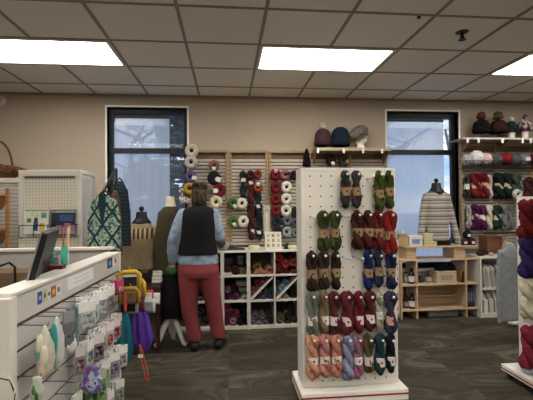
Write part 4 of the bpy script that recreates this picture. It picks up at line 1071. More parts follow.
b.loft(rings); b.build('skirt', plain('#121114', .9, var=.3), t, smooth=True)
MB().tube([(0, 0, .27), (0, 0, m2z(270))], .02, 12).build('pole', wc, t, smooth=True)
LW = plain('#d3d0c8', .4, var=.03)
for k in range(3):
    a = R(-90 + 120 * k + 90 * 0) if k else R(-90)
    a = [R(200), R(-20), R(90)][k]; c, s_ = math.cos(a), math.sin(a)
    pts = [(.01 * c, .01 * s_ , .28), (.04 * c, .04 * s_, .25), (.08 * c, .08 * s_, .17), (.11 * c, .11 * s_, .09), (.135 * c, .135 * s_, .035), (.165 * c, .165 * s_, .022)]
    MB().tube(pts, [.026, .03, .028, .025, .022, .02], 10).build('leg', LW, t, smooth=True)
MB().lathe([(.03, .25), (.035, .27), (.035, .34), (.025, .35)], n=16).build('hub', LW, t, smooth=True)

# ---------------------------------------------------------------- garments on a black rail in front of the left window
RY = 3.75
a0 = at(98.5, 200, 3.25); a1 = at(116, 169, 4.1)
t = thing('garment_rail', 'black sloping garment rail with hangers, left of the left window', 'clothes rack', (a0.x, 3.25, 0))
d1 = a1 - Vector((a0.x, 3.25, 0)); d0 = Vector((0, 0, a0.z))
MB().tube([d0, d1], .013, 10).build('sloping_arm', BLACK, t, smooth=True)
MB().tube([d1 + Vector((0, 0, 0)), (d1.x, d1.y, .02)], .016, 10).build('post', BLACK, t, smooth=True)
MB().tube([(d1.x - .3, d1.y, .015), (d1.x + .3, d1.y, .015)], .015, 8).build('foot', BLACK, t, smooth=True)
MB().tube([(d1.x, d1.y - .3, .015), (d1.x, d1.y + .3, .015)], .015, 8).build('foot', BLACK, t, smooth=True)
def hung(px_c, px_w, pyt, pyb, Y, mat, label, cat='cardigan', name='cardigan', rz=0, lean=0, open_front=None, arm=1.15, hang=True):
    q = at(px_c, pyt, Y); sc = Y / F_PX; W = px_w * sc / 2; H = at(px_c, pyt, Y).z - at(px_c, pyb, Y).z
    t = thing(name, label, cat, (q.x, Y, q.z - H), rz)
    D = .055; b = MB()
    b.loft([ringz((0, 0, z), rx, ry, 22) for z, rx, ry in [(0, W * .82, D * 1.2), (H * .3, W * .80, D), (H * .7, W * .74, D), (H * .85, W * .7, D), (H * .94, W * .45, D * .8), (H, W * .2, D * .6)]])
    for s_ in (-1, 1):
        limb(b, [(s_ * W * .6, 0, H * .86), (s_ * W * .88, -.01, H * .55), (s_ * W * .95, -.015, H * .22), (s_ * W * .93, -.02, H * .0)], [W * .24, W * .2, W * .17, W * .15], 12, .7)
    o = b.build('body', mat, t, remesh=.011)
    if open_front:
        f = MB(); f.prism([(-W * .2, H * 1.0), (-W * .26, H * .8), (0, H * .35), (W * .22, H * .8), (W * .18, H * 1.0)], -D * 1.08, -D * .4); f.build('lining', plain(open_front, .9), t)
    if hang:
        MB().tube([(-W * .62, 0, H * .88), (-W * .2, 0, H + .01), (0, 0, H + .03), (W * .2, 0, H + .01), (W * .62, 0, H * .88)], .008, 8).build('hanger', wood('#a98b62') if hang == 'wood' else BLACK, t, smooth=True)
        MB().tube([(0, 0, H + .03), (0, 0, H + .06), (.015, 0, H + .08), (.0, 0, H + .095), (-.012, 0, H + .088)], .003, 6).build('hook', METAL, t, smooth=True)
    return t
def lattice_mat():
    m, t, b = mat_base('diamond_knit', .95, 0, .1)
    tc = N(t, 'ShaderNodeTexCoord'); sp = N(t, 'ShaderNodeSeparateXYZ'); t.links.new(tc.outputs['Object'], sp.inputs[0])
    def axis_(sgn):
        a = N(t, 'ShaderNodeMath', operation='MULTIPLY_ADD'); a.inputs[1].default_value = sgn * 1.5; t.links.new(sp.outputs[0], a.inputs[0]); t.links.new(sp.outputs[2], a.inputs[2])
        d = N(t, 'ShaderNodeMath', operation='DIVIDE'); d.inputs[1].default_value = .20; t.links.new(a.outputs[0], d.inputs[0])
        e = N(t, 'ShaderNodeMath', operation='PINGPONG'); e.inputs[1].default_value = .5; t.links.new(d.outputs[0], e.inputs[0])
        g = N(t, 'ShaderNodeMath', operation='LESS_THAN'); g.inputs[1].default_value = .075; t.links.new(e.outputs[0], g.inputs[0]); return g.outputs[0]
    mxx = N(t, 'ShaderNodeMath', operation='MAXIMUM'); t.links.new(axis_(1), mxx.inputs[0]); t.links.new(axis_(-1), mxx.inputs[1])
    no = N(t, 'ShaderNodeTexNoise'); no.inputs['Scale'].default_value = 55; t.links.new(tc.outputs['Object'], no.inputs['Vector'])
    r = N(t, 'ShaderNodeValToRGB'); r.color_ramp.elements[0].color = col('#2c5a58'); r.color_ramp.elements[1].color = col('#9ea896'); r.color_ramp.elements[0].position = .42; r.color_ramp.elements[1].position = .52; t.links.new(no.outputs[0], r.inputs[0])
    mx = N(t, 'ShaderNodeMix', data_type='RGBA'); t.links.new(mxx.outputs[0], mx.inputs[0]); t.links.new(r.outputs[0], mx.inputs[6]); mx.inputs[7].default_value = col('#163a42'); t.links.new(mx.outputs[2], b.inputs['Base Color'])
    return m
hung(104.5, 29, 194, 250, 3.25, lattice_mat(), 'teal and cream diamond patterned cardigan hanging at the front of the rail', open_front='#123640')
hung(114, 15, 190, 256, 3.6, ramp_mat(('#3e3229', '#5c4a3c', '#4d3e33'), scale=40), 'brown knitted cardigan hanging behind the teal patterned one', rz=R(50))
hung(119.5, 19, 181, 246, 3.88, bands([(0, '#222d36'), (.5, '#28343e'), (.85, '#35434d')], .035), 'dark slate blue knit hanging furthest back on the rail', rz=R(25))

# ---------------------------------------------------------------- white slatwall counter at the left
HT = 1.07
A_ = atz(10, 293, HT); B_ = atz(119, 251.7, HT)
ang = math.atan2(B_.y - A_.y, B_.x - A_.x); CL = (B_.xy - A_.xy).length
cnt = thing('slatwall_counter', 'white shop counter clad in slatwall, its header and end post at the left', 'counter', (A_.x, A_.y, 0), ang)
MCN = Matrix.Translation((A_.x, A_.y, 0)) @ Matrix.Rotation(ang, 4, 'Z')
CWH = plain('#bfbdb9', .45, var=.03); CWH2 = plain('#d8d4ca', .45, var=.03)
GRV = wood('#6b4a33', rough=.6)
hb = .125
m = MB(); m.b2(0, CL, -.002, .02, HT - hb, HT - .015); m.build('header', CWH, cnt, bevel=.002)
MB().b2(-.01, CL + .01, -.012, .09, HT - .015, HT).build('cap', CWH2, cnt, bevel=.003)
MB().b2(-.03, .018, -.016, .09, 0, HT - .015).build('end_post', CWH2, cnt, bevel=.003)
MB().b2(CL - .03, CL + .01, -.010, .09, 0, HT - .015).build('end_post', CWH2, cnt, bevel=.003)
m = MB(); g = MB(); k = 0; z = HT - hb
while z > .12:
    m.prism([(0, z - .018), (.0, z - .10), (.018, z - .10), (.018, z - .018)], .018, CL - .03, 'YZ'); z -= .10
m.b2(.018, CL - .03, 0, .018, 0, z - .01)
m.build('slat_boards', CWH, cnt)
MB().b2(.018, CL - .03, .012, .03, .1, HT - hb).build('groove_inserts', GRV, cnt)
MB().b2(0, CL, .03, .06, 0, HT - .02).build('core_panel', CWH, cnt)
MB().b2(.0, CL, .06, .42, .90, .92).build('inner_ledge', CWH2, cnt)
MB().b2(.0, CL, .06, .9, .68, .71).build('desk_top', plain('#6f675c', .5), cnt)
# header marks: coloured stickers and the long paper label
stk = MB(); cols = [('#2c3f8c', '#8fa8d8'), ('#b8b48a', '#5d6b3a'), ('#c9c9c6', '#4a5568'), ('#a0522d', '#d8a070'), ('#d0d0cc', '#6a7078'), ]
MCI = MCN.inverted()
def hdr(px, py):
    # point on the header's front face under a pixel
    d = ray(px, py); n = (MCN.to_3x3() @ Vector((0, -1, 0))); o = Vector((0, 0, CAM_Z)); pt = MCN @ Vector((0, -.002, 0))
    tt = (pt - o).dot(n) / d.dot(n); return MCI @ (o + d * tt)
def sticker(px0, px1, dz, hh, c1, c2, label, name='sticker', sq=True):
    a = hdr(px0, 280).x; b_ = hdr(px1, 280).x; zc = HT - dz
    o = MB().b2(a, b_, -.0035, -.002, zc - hh / 2, zc + hh / 2).build(name, plain(c1, .6, var=.02), cnt)
    o['label'] = label
    mm_ = MB(); w_ = b_ - a
    if sq: mm_.lathe([(min(w_, hh) * .3, .0037), (min(w_, hh) * .3, .0042), (0, .0043)], ((a + b_) / 2, 0, zc), 12, axis='Y')
    else:
        for r_ in range(2): mm_.tube([(a + w_ * (.2 + .06 * i), -.004, zc + .012 - r_ * .02 + .004 * math.sin(i * 2.1 + r_)) for i in range(11)], .0012, 4)
    mm_.build('printed_mark', plain(c2, .6), o)
for (x0, x1), (c1, c2), l in zip([(37.5, 41.5), (42.5, 46.5), (47, 50.5), (51, 55.5), (56, 60.5)], cols, ['blue square sticker', 'pale green square sticker', 'white and grey sticker', 'rust brown sticker', 'white sticker with dark mark']): sticker(x0, x1, .066, .05, c1, c2, l)
sticker(67, 93, .062, .062, '#dcdcda', '#9a9a9c', 'long white paper label with faint handwriting', 'paper_label', False)
sticker(107.5, 112, .05, .06, '#27406a', '#8fb0d0', 'dark blue square sticker'); sticker(112.5, 118, .05, .06, '#d4d0cc', '#a03040', 'white sticker with a small red mark')
# back run of the counter
t = thing('privacy_panel', 'low grey-white panel closing the far side of the counter', 'panel', (at(50, 247, 3.1).x, 3.1, 0))
zt = at(50, 248, 3.1).z
MB().b2(-1.2, .42, 0, .03, 0, zt - .02).build('panel', plain('#a9a6a0', .5), t)
MB().b2(-1.2, .45, -.03, .05, zt - .02, zt).build('cap', CWH2, t, bevel=.003)

# hooks and the packets on them
HK = plain('#6f7070', .35, .7)
rnd = random.Random(11)
def packet(cx, y, z, w_, h_, body, head, label, grp, kind='packet', print_=None, tilt=0, thick=.010, cat='packet'):
    p = MCN @ Vector((cx, y, z))
    t = thing(kind, label, cat, p, ang + tilt, grp)
    b = MB(); rings = []
    for zz, f, th in [(0, .98, .3), (-.012, 1, .4), (-.03, 1, 1), (-h_ * .5, 1.0, 1.4), (-h_ * .85, 1, 1.1), (-h_, .97, .3)]:
        W = w_ / 2 * f; T = thick / 2 * th
        rings.append([Vector((W * c, T * s_, zz)) for c, s_ in [(-1, -.6), (-.6, -1), (.6, -1), (1, -.6), (1, .6), (.6, 1), (-.6, 1), (-1, .6)]])
    b.loft(rings); b.build('pouch', ramp_mat((dk(body, .45), body, dk(body, .8), dk(body, 1.1)), scale=22 + len(label) % 9, rough=.3, detail=3, bump=.05, spec=.5), t)
    MB().b2(-w_ * .5, w_ * .5, -thick * .75, thick * .75, -.034, .012).build('header_card', plain(head, .6), t)
    if print_: MB().b2(-w_ * .34, w_ * .34, -thick * .75 - .0006, -thick * .72, -h_ * .82, -h_ * .40).build('printed_panel', ramp_mat((dk(print_, .5), print_, '#c8c8c4'), scale=45, rough=.5, bump=.0), t)
    return t
ROWN = ['top', 'second', 'third', 'fourth', 'fifth']
# per row: list of (s, n packets, width, height, body colours, header, print, words)
ZR = [HT - .135, HT - .235, HT - .335, HT - .435, HT - .535, HT - .635, HT - .735, HT - .835, HT - .935]
ROWN = ['top', 'second', 'third', 'fourth', 'fifth', 'sixth', 'seventh', 'eighth', 'ninth']
LT = ['#c9c9c6', '#a3a7a8', '#cfd0cc', '#bfb8b4', '#93989a']; GN = ['#4a6a3e', '#5f8049', '#38523a', '#7ea05a']; MX = ['#8a7a86', '#c0b8b4', '#6a5560', '#b0a4a0']
HOOKS = [ # row, distance along, number, width, height, bodies, header, print, words
 (0, .36, 1, .045, .15, ['#5a7d7c'], '#4a6f70', None, 'narrow teal packet'), (0, .28, 1, .05, .15, ['#6d7074'], '#84878b', None, 'narrow dark grey packet'),
 (0, .50, 2, .07, .13, LT, '#d8d8d6', '#9aa6a6', 'clear white packet'), (0, .63, 3, .07, .12, LT, '#e0e0dc', '#8a9494', 'white packet'), (0, .77, 3, .07, .13, LT[::-1], '#e2e2de', '#a2a8a8', 'white notions packet'),
 (0, .90, 3, .07, .12, MX, '#dedad6', '#6a5a60', 'plum toned packet'), (0, 1.02, 3, .06, .14, LT[1:], '#d8d4d0', '#9a7a80', 'pale pinkish packet'), (2, .46, 1, .05, .12, ['#7d8a88'], '#c8bcb8', '#7a4a54', 'rosy grey packet'), (0, 1.16, 2, .085, .075, ['#a82a58', '#981f4c'], '#b8386a', '#d890a8', 'bright pink packet'),
 (2, .56, 2, .06, .12, LT[2:], '#dadad6', '#5f6a68', 'white packet with a grey print'), (2, .68, 3, .06, .12, MX, '#d0ccc8', '#3c3038', 'mauve packet with a dark print'), (2, .80, 3, .06, .12, LT, '#dededa', '#4a4048', 'white card packet'),
 (2, .92, 3, .06, .13, ['#c8c4c0', '#7a6a8a', '#b4b0ac'], '#dcd8d4', '#a04a4a', 'white and violet packet'), (2, 1.03, 3, .055, .12, ['#b09a96', '#c2c0bc', '#a03c3c'], '#d4c8c4', '#7a3038', 'reddish grey packet'), (2, 1.14, 2, .055, .15, MX, '#d4ccc8', '#8a6a70', 'tall greyish packet'),
 (4, .42, 1, .07, .11, ['#b8bcb0'], '#c8ccc0', '#4f7a48', 'white packet with a leaf green print'), (4, .56, 3, .05, .17, GN, '#b4bca8', '#8ab070', 'long green packet'), (4, .72, 3, .05, .15, GN[::-1], '#a8b09c', '#4a6a4a', 'deep green packet'),
 (4, .88, 2, .07, .12, LT, '#d8d8d4', '#6a8a5a', 'white packet with a small print'), (4, 1.02, 4, .065, .12, LT[::-1], '#e2e2de', '#6a5a78', 'white card set packet'), (4, 1.16, 4, .065, .12, LT, '#e6e6e2', '#8a7a88', 'white fanned card packet'),
 (6, .40, 2, .07, .14, ['#c4ccc0', '#4a7a44'], '#ccd0c4', '#5a8a50', 'white and green packet'), (6, .56, 3, .05, .15, GN, '#9aa88c', '#6a4a90', 'green packet with a violet spot'), (6, .70, 2, .05, .14, ['#8fbf50', '#5a8a3c'], '#c4ccbc', None, 'lime green packet'),
 (6, .98, 3, .06, .13, LT, '#d8d8d4', '#5a7a54', 'pale green printed packet'), (6, 1.14, 3, .06, .12, LT[::-1], '#d4d4d0', '#6a7a6a', 'clear grey packet'),
 (8, .52, 2, .06, .13, GN, '#b0b8a4', '#90c070', 'fresh green packet'), (8, .72, 3, .06, .13, LT[::-1], '#d4d4d0', '#8a6a4a', 'white and khaki packet'), (8, .90, 2, .06, .12, ['#a8ac98', '#c4c4bc'], '#c8c8c0', '#4a5a3a', 'khaki packet'), (8, 1.08, 3, .06, .12, LT, '#d8d8d4', '#707070', 'clear white packet'),
 (7, .24, 0, 0, 0, [], '', None, ''), (3, .30, 0, 0, 0, [], '', None, ''), (1, .22, 0, 0, 0, [], '', None, '')]
sc_len = CL / 1.42
cnt_row = {}
for (ri, s0, n, w_, h_, bodies, head, pr, words) in HOOKS:
    z = ZR[ri]; hi = cnt_row.get(ri, 0); cnt_row[ri] = hi + 1
    s_ = (s0 * .9 + .02) * sc_len; L = .10 + .012 * (hi % 3)
    MB().tube([(s_, .012, z), (s_, -L + .01, z - .004), (s_, -L, z + .012)], .0022, 6).build('hook', HK, cnt, smooth=True)
    for q in range(n):
        y = -L + .010 + q * .022
        pos = ['front', 'second', 'third', 'rear'][q] if n > 1 else 'only'
        packet(s_ + rnd.uniform(-.008, .008), y, z - .013, w_ * rnd.uniform(.9, 1.1), h_ * rnd.uniform(.85, 1.1), bodies[q % len(bodies)], head, '%s, %s on its hook, %s groove down' % (words, pos, ROWN[ri]), 'packets hanging on the slatwall counter', print_=pr if q == 0 or rnd.random() < .6 else None, tilt=rnd.uniform(-.95, -.15), thick=.008)
# bigger bags, each on a hook of its own
def on_plane(px, py, off):
    d = ray(px, py); n = (MCN.to_3x3() @ Vector((0, -1, 0))); o = Vector((0, 0, CAM_Z)); pt = MCN @ Vector((0, -off, 0))
    tt = (pt - o).dot(n) / d.dot(n); return o + d * tt
def soft_bag(px, py, pxw, pyb, c, label, spots, cat='bag', name='zip_bag', sd=0, depth=.03, off=.085, top=.25):
    p = on_plane(px, py, off); dd = p.y; sc = dd / F_PX; W, H = pxw * sc / 2, (pyb - py) * sc
    t = thing(name, label, cat, p, R(-8)); b = MB(); rings = []
    for f, w_ in [(0, top * .5), (.06, top), (.22, .62), (.4, .95), (.65, 1.0), (.85, .88), (.96, .6), (1, .3)]:
        rings.append([Vector((W * w_ * math.cos(a) * (1 + .09 * math.sin(3 * a + f * 9 + sd)), depth * w_ * math.sin(a) * (1 + .15 * math.sin(5 * a + f * 7)), -H * f)) for a in [2 * math.pi * k / 24 for k in range(24)]])
    b.loft(rings); o = b.build('body', plain(c, .4, var=.14, scale=30), t, smooth=True)
    for i, (fx_, fz_, r_, cc) in enumerate(spots):
        MB().ell((W * fx_, -depth * .8, -H * fz_), (W * r_, depth * .45, H * r_ * .55), 12, 8, wob=lambda a, q: 1 + .12 * math.sin(3 * a + sd)).build('plush_animal', plain(cc, .85), o, smooth=True)
    q = MCN.inverted() @ p
    MB().tube([(q.x, .012, q.z + .003), (q.x, q.y - .012, q.z - .002), (q.x, q.y - .016, q.z + .01)], .0022, 6).build('hook', HK, cnt, smooth=True)
    return t
soft_bag(45, 325, 17, 374, '#b8b3a2', 'big cream drawstring bag of plush animals hanging near the end post', [(-.2, .35, .4, '#c9c2ae'), (.3, .55, .4, '#d4cdb8'), (-.25, .5, .3, '#5f9a92'), (.1, .8, .35, '#bfb59c')], sd=1)
soft_bag(57, 316, 12, 366, '#b9beba', 'white bag with teal cloth inside, right of the cream plush bag', [(.05, .42, .55, '#2f8f88'), (.0, .62, .45, '#3a9a92')], sd=2, off=.10)
sb = soft_bag(91, 366, 21, 392, '#2f58a0', 'blue and magenta patterned packet low on the counter', [], sd=3, off=.12, top=.9, depth=.012)
sb.children[0].data.materials[0] = ramp_mat(('#1f3f88', '#d8d8e4', '#3f78b8', '#a84898', '#2a3f80'), scale=26, rough=.4, bump=0)
soft_bag(37, 376, 13, 402, '#b8bcb0', 'white bag with a green plant print at the bottom near the end post', [(-.2, .5, .35, '#4a7a40'), (.2, .7, .3, '#3a6a38')], sd=4, top=.8, depth=.012)
soft_bag(71, 334, 9, 352, '#c4c6c4', 'small white bag below the header label', [(0, .5, .4, '#d8d8d6')], sd=5, off=.10, top=.7)
# clear zip bag with plush animals: rounder, largest thing at the near end
# red scissors on a card
MB().tube([(1.19 * sc_len, .012, HT - .235), (1.19 * sc_len, -.115, HT - .237), (1.19 * sc_len, -.118, HT - .227)], .0022, 6).build('hook', HK, cnt, smooth=True)
p = MCN @ Vector((1.19 * sc_len, -.10, HT - .237))
t = thing('craft_scissors', 'coral red handled scissors hanging at the far end of the counter', 'scissors', p, ang)
MB().prism([(-.012, 0), (.012, 0), (.004, -.10), (-.004, -.10)], -.002, .002).build('blade', METAL, t)
for s_ in (-1, 1): MB().tube([(s_ * .004, 0, -.0), (s_ * .016, 0, -.03), (s_ * .022, 0, -.07), (s_ * .012, 0, -.13), (s_ * .002, 0, -.08)], .006, 8).build('handle', plain('#b8453f', .4), t, smooth=True)

# ---------------------------------------------------------------- hanging bags beyond the far end of the counter
BY = 2.78
def bag_at(px, py): return at(px, py, BY)
def hookbar(px0, px1, py, label):
    a = at(px0, py, BY - .0); b_ = at(px1, py, BY - .0)
    t = thing('bar_hook', label, 'hook', a)
    MB().tube([(0, 0, 0), (b_.x - a.x, b_.y - a.y, b_.z - a.z), (b_.x - a.x, b_.y - a.y, b_.z - a.z + .015)], .004, 8).build('bar', HK, t, smooth=True)
hookbar(117, 147, 272, 'upper metal bar hook holding the yellow strapped pouches'); hookbar(117, 153, 312, 'lower metal bar hook holding the teal and purple bags')
def pouch(px, py, wpx, hpx, body, label, dy=0, film=None, strap=None, tilt=0, name='project_pouch', depth=.035):
    p = at(px, py, BY + dy); sc = BY / F_PX; w_, h_ = wpx * sc, hpx * sc
    t = thing(name, label, 'pouch', p, tilt, 'pouches hanging past the end of the counter')
    b = MB(); rings = []
    for zz, f, th in [(0, .9, .3), (-h_ * .1, 1, .6), (-h_ * .45, 1.0, 1.0), (-h_ * .85, 1, .9), (-h_, .9, .4)]:
        rings.append([Vector((w_ / 2 * f * math.copysign(abs(math.cos(a)) ** .5, math.cos(a)), depth / 2 * th * math.sin(a), zz)) for a in [2 * math.pi * k / 16 for k in range(16)]])
    b.loft(rings); b.build('body', plain(body, .5, var=.15, scale=20), t, smooth=True)
    if film: MB().b2(-w_ * .36, w_ * .36, -depth * .53, -depth * .48, -h_ * .8, -h_ * .2).build('window', plain(film, .15, var=.3, scale=30), t)
    if strap:
        MB().tube([(-w_ * .5, -.012, -h_ * .95), (-w_ * .5, -.014, -h_ * .1), (-w_ * .3, -.012, .01), (w_ * .3, -.012, .01), (w_ * .5, -.014, -h_ * .1), (w_ * .5, -.012, -h_ * .95)], .014, 8).build('binding', plain(strap, .6), t, smooth=True)
        MB().tube([(0, 0, .005), (.006, 0, .025), (0, 0, .04)], .004, 6).build('loop', plain(strap, .6), t)
    return t
pouch(129, 273, 19, 17, '#b9b4a4', 'yellow bound pouch with a dark window, highest of the hanging pouches', -.04, '#26282a', '#c4a02c', tilt=.3)
pouch(139, 281, 13, 15, '#d0cbb8', 'yellow bound cream pouch right of the dark window one', .03, None, '#cca634', tilt=-.3)
pouch(130, 289.5, 17, 13, '#8a7452', 'tan mesh pouch below the dark window pouch', -.06, '#6b5a3e', '#a8842e')
pouch(128.5, 301, 19, 12, '#8d8d8a', 'clear grey pouch with black things inside, lowest of the yellow ones', -.03, '#1f2022', None)
pouch(141, 299, 7, 11, '#5c2430', 'small maroon pouch beside the grey clear one', -.01)
pouch(149, 290, 9, 10, '#9a3434', 'red and white packet on top of the clear bags', .05, '#d8d4cc')
pouch(148, 299, 14, 13, '#b9bcbd', 'clear crumpled plastic bag right of the pouches', .02, '#8a8d90')
pouch(155.5, 293, 9, 11, '#c6c8c8', 'white plastic bag nearest the dark table', .08, '#dcdcda')
def umbrella_bag(px, pyt, pyb, wpx, hs, label, dy, slant=0):
    p = at(px, pyt, BY + dy); sc = BY / F_PX; H = (pyb - pyt) * sc; W = wpx * sc / 2
    t = thing('knitting_bag', label, 'bag', p)
    b = MB(); rings = []
    for f, w_ in [(0, .62), (.15, .75), (.45, .92), (.68, 1.0), (.82, .72), (.95, .3), (1, .08)]:
        rings.append([Vector((slant * f * f + W * w_ * math.cos(a) * (1 + .07 * math.sin(7 * a)), .045 * w_ * math.sin(a) * (1 + .25 * math.sin(7 * a)), -H * f)) for a in [2 * math.pi * k / 42 for k in range(42)]])
    b.loft(rings); b.build('fabric', plain(hs, .7, var=.2, scale=8), t, smooth=True)
    MB().torus((0, 0, .0), W * .5, .006, 20, 6, axis='Z').build('drawstring', plain(dk(hs, .6), .7), t, smooth=True)
    return t
umbrella_bag(121, 312, 367, 21, '#1c6476', 'teal cloth bag tapering to a point, below the pouches', -.03, .01)
umbrella_bag(140, 309, 352, 20, '#563292', 'purple cloth bag hanging right of the teal one', .02, .035)
p = at(140, 347, BY - .04); sc = BY / F_PX
t = thing('stitch_holder', 'coral pink looped cable hanging below the purple bag', 'needle', p)
MB().tube([(0, 0, .02), (.0, 0, -.02), (.012, 0, -.10), (.035, 0, -.21), (.05, 0, -.235), (.055, 0, -.21), (.038, 0, -.12), (.015, 0, -.03), (0, 0, .02)], .0045, 8).build('cable', plain('#c2573a', .5), t, smooth=True)
MB().b2(-.012, .02, -.006, .006, -.07, -.05).build('paper_tag', PAPER, t)

# ---------------------------------------------------------------- small dark table in front of the tan sweater form
TY = 3.93; q = at(154, 285, TY)
tz_ = q.z
t = thing('side_table', 'small dark red-brown wooden table in front of the tan sweater form', 'table', (q.x - .03, TY, 0))
DWD = wood('#3f2118', '#2c1610')
MB().b2(-.17, .11, -.10, .14, tz_ - .025, tz_).build('table_top', DWD, t, bevel=.004)
for x, y in ((-.14, -.08), (.08, -.08), (-.14, .12), (.08, .12)):
    MB().loft([ringz((x, y, z), r_, r_, 12, sq=4) for z, r_ in [(0, .014), (.06, .018), (tz_ * .5, .02), (tz_ - .12, .022), (tz_ - .11, .026), (tz_ - .025, .026)]]).build('leg', DWD, t)
MB().b2(-.14, .08, -.085, -.07, tz_ - .09, tz_ - .025).build('apron', DWD, t)
for i, (c, l) in enumerate([('#46423e', 'black notepad'), ('#b5aa92', 'cream notepad'), ('#8a7f6c', 'tan notepad'), ('#c4bfb0', 'white notepad')]):
    tt = thing('notepad', '%s in the stack on the small dark table, %s from the bottom' % (l, ORD[i]), 'notepad', (q.x + .03 + .004 * (i % 2), TY - .01, tz_ + i * .033), .1 * (i - 1), 'notepads stacked on the small table')
    MB().b2(-.042, .042, -.05, .05, 0, .031).build('pages', PAPER if i else plain(c), tt); MB().b2(-.043, .043, -.051, .051, .026, .032).build('cover', plain(c, .6), tt)
# ---------------------------------------------------------------- things behind the counter
def mon():
    p0 = at(15, 283, 1.78); p1 = at(33, 275, 2.15)
    a = math.atan2(p1.y - p0.y, p1.x - p0.x); L = (p1.xy - p0.xy).length
    zt0 = at(31, 231, 1.9).z; zb = .96
    t = thing('computer_monitor', 'dark computer monitor turned edge-on with a silver rim, behind the counter', 'monitor', (p0.x, p0.y, .71), a)
    H = zt0 - .71
    tl = R(15); 
    b = MB(); b.xf = Matrix.Translation((0, 0, .14)) @ Matrix.Rotation(tl, 4, 'X')
    b.b2(0, L, -.012, .01, .0, H - .13); b.build('screen_back', plain('#15161a', .4, var=.2), t, bevel=.006)
    b = MB(); b.xf = Matrix.Translation((0, 0, .14)) @ Matrix.Rotation(tl, 4, 'X')
    b.b2(-.006, L + .006, .01, .018, -.006, H - .124); b.build('silver_rim', plain('#8f9094', .35, .5), t, bevel=.003)
    b = MB(); b.xf = Matrix.Translation((0, 0, .14)) @ Matrix.Rotation(tl, 4, 'X')
    b.b2(.06, L - .06, .0185, .019, .02, H - .15); b.build('screen', plain('#0b0c10', .15), t)
    MB().b2(L / 2 - .03, L / 2 + .03, -.03, .0, 0, .2).build('neck', plain('#1c1d20', .4), t, bevel=.004)
    MB().b2(L / 2 - .12, L / 2 + .12, -.10, .08, 0, .012).build('stand_foot', plain('#1c1d20', .4), t, bevel=.004)
mon()
def ledge_box(px, pyt, wpx, Y, c, name, label, cat, zb=.92, D=.06, rz=0, rnd_=False):
    p = at(px, pyt, Y); w_ = wpx * Y / F_PX; H = p.z - zb
    t = thing(name, label, cat, (p.x, p.y, zb), rz)
    if rnd_:
        MB().lathe([(w_ * .42, 0), (w_ * .5, H), (w_ * .46, H), (w_ * .40, .01)], n=20).build('cup', plain(c, .5), t, smooth=True)
    else: MB().b2(-w_ / 2, w_ / 2, -D / 2, D / 2, 0, H).build('body', plain(c, .6), t, bevel=.004)
    return t, H, w_
t, H, w_ = ledge_box(65, 246.5, 7, 2.3, '#2f8f80', 'pencil_cup', 'tall teal pencil cup with wooden rulers behind the counter', 'pencil cup', rnd_=True)
MB().box((.006, 0, H * .9), (.016, .003, H * 1.15), ry=R(7)).build('ruler', wood('#c9a27a'), t)
MB().box((-.008, .006, H * .9), (.007, .007, H * .95), ry=R(-4)).build('pencil', wood('#8a5a3a'), t)
MB().tube([(.014, -.004, H * .3), (.022, -.004, H * 1.4)], .004, 6).build('knitting_needle', plain('#d8c8a8'), t)
ledge_box(52, 253, 8, 2.25, '#2b7f74', 'teal_box', 'small teal box left of the pencil cup', 'box')
t, H, w_ = ledge_box(57, 256, 5, 2.2, '#8f8b84', 'tape_roll', 'grey tape roll between the teal box and the pencil cup', 'tape', D=.03)
ledge_box(54, 265, 19, 2.12, '#5a1a20', 'tray', 'dark red tray in front of the teal box and pencil cup', 'tray', D=.05)
t, H, w_ = ledge_box(44.5, 251, 1.4, 2.2, '#b9b8b4', 'white_rod', 'slim white rod leaning left of the teal box', 'rod', D=.008)
p = at(40.5, 270.5, 2.0)
t = thing('trackball', 'black round handset knob behind the counter, right of the monitor', 'knob', (p.x, 2.0, .92))
MB().ell((0, 0, p.z - .92), (.024, .024, .026), 16, 10).build('ball', BLACK, t, smooth=True)
MB().tube([(0, 0, 0), (0, 0, p.z - .92)], .007, 8).build('stem', BLACK, t); MB().lathe([(.03, 0), (.03, .008), (0, .008)], n=16).build('foot', BLACK, t)
p = at(3, 270, 2.2)
t = thing('cardboard_box', 'brown cardboard box behind the monitor at the left edge', 'box', (p.x - .06, 2.45, .71))
MB().b2(-.14, .12, -.09, .09, 0, at(3, 272, 2.4).z - .71).build('body', plain('#5d4a38', .8), t, bevel=.002)
MB().b2(-.02, .02, -.0915, -.0905, 0, .1).build('tape', plain('#8a6f50'), t)
MB_ = MB(); pa = at(0, 266, 2.0); pb = at(9, 262.5, 2.1); pc_ = at(15, 267, 2.1)
tag(MB().tube([pa - Vector((.15, 0, .02)), pa, pb, pc_, pc_ - Vector((0, 0, .2)), Vector((pc_.x, pc_.y, .715))], .006, 8).build('cable', BLACK, smooth=True), 'black cable arching beside the monitor at the left edge', 'cable')

# white pegboard gondola with two magazines
GYF = 3.5
ga = at(18.3, 170, GYF); gb = at(81, 170, GYF); gzt = (ga.z + gb.z) / 2
t = thing('pegboard_gondola', 'white pegboard display cabinet left of the garment rail, holding two magazines', 'display stand', ((ga.x + gb.x) / 2, GYF, 0)); gh = (gb.x - ga.x) / 2; GD = .40
MB().b2(-gh + .03, gh - .03, .006, .014, .06, gzt - .05).build('front_panel', dots('#d8d2c2', '#8a8272', .0254, .0254, .0042), t)
for s_ in (-1, 1): MB().b2(s_ * gh, s_ * (gh - .035), 0, .035, 0, gzt).build('front_upright', CWH2, t, bevel=.003); MB().b2(s_ * gh, s_ * (gh - .035), GD - .035, GD, 0, gzt).build('rear_upright', CWH2, t, bevel=.003); MB().b2(s_ * gh, s_ * (gh - .035), .035, GD - .035, gzt - .03, gzt).build('side_rail', CWH2, t, bevel=.003)
MB().b2(-gh + .035, gh - .035, -.001, .03, gzt - .05, gzt).build('top_rail', CWH2, t, bevel=.003)
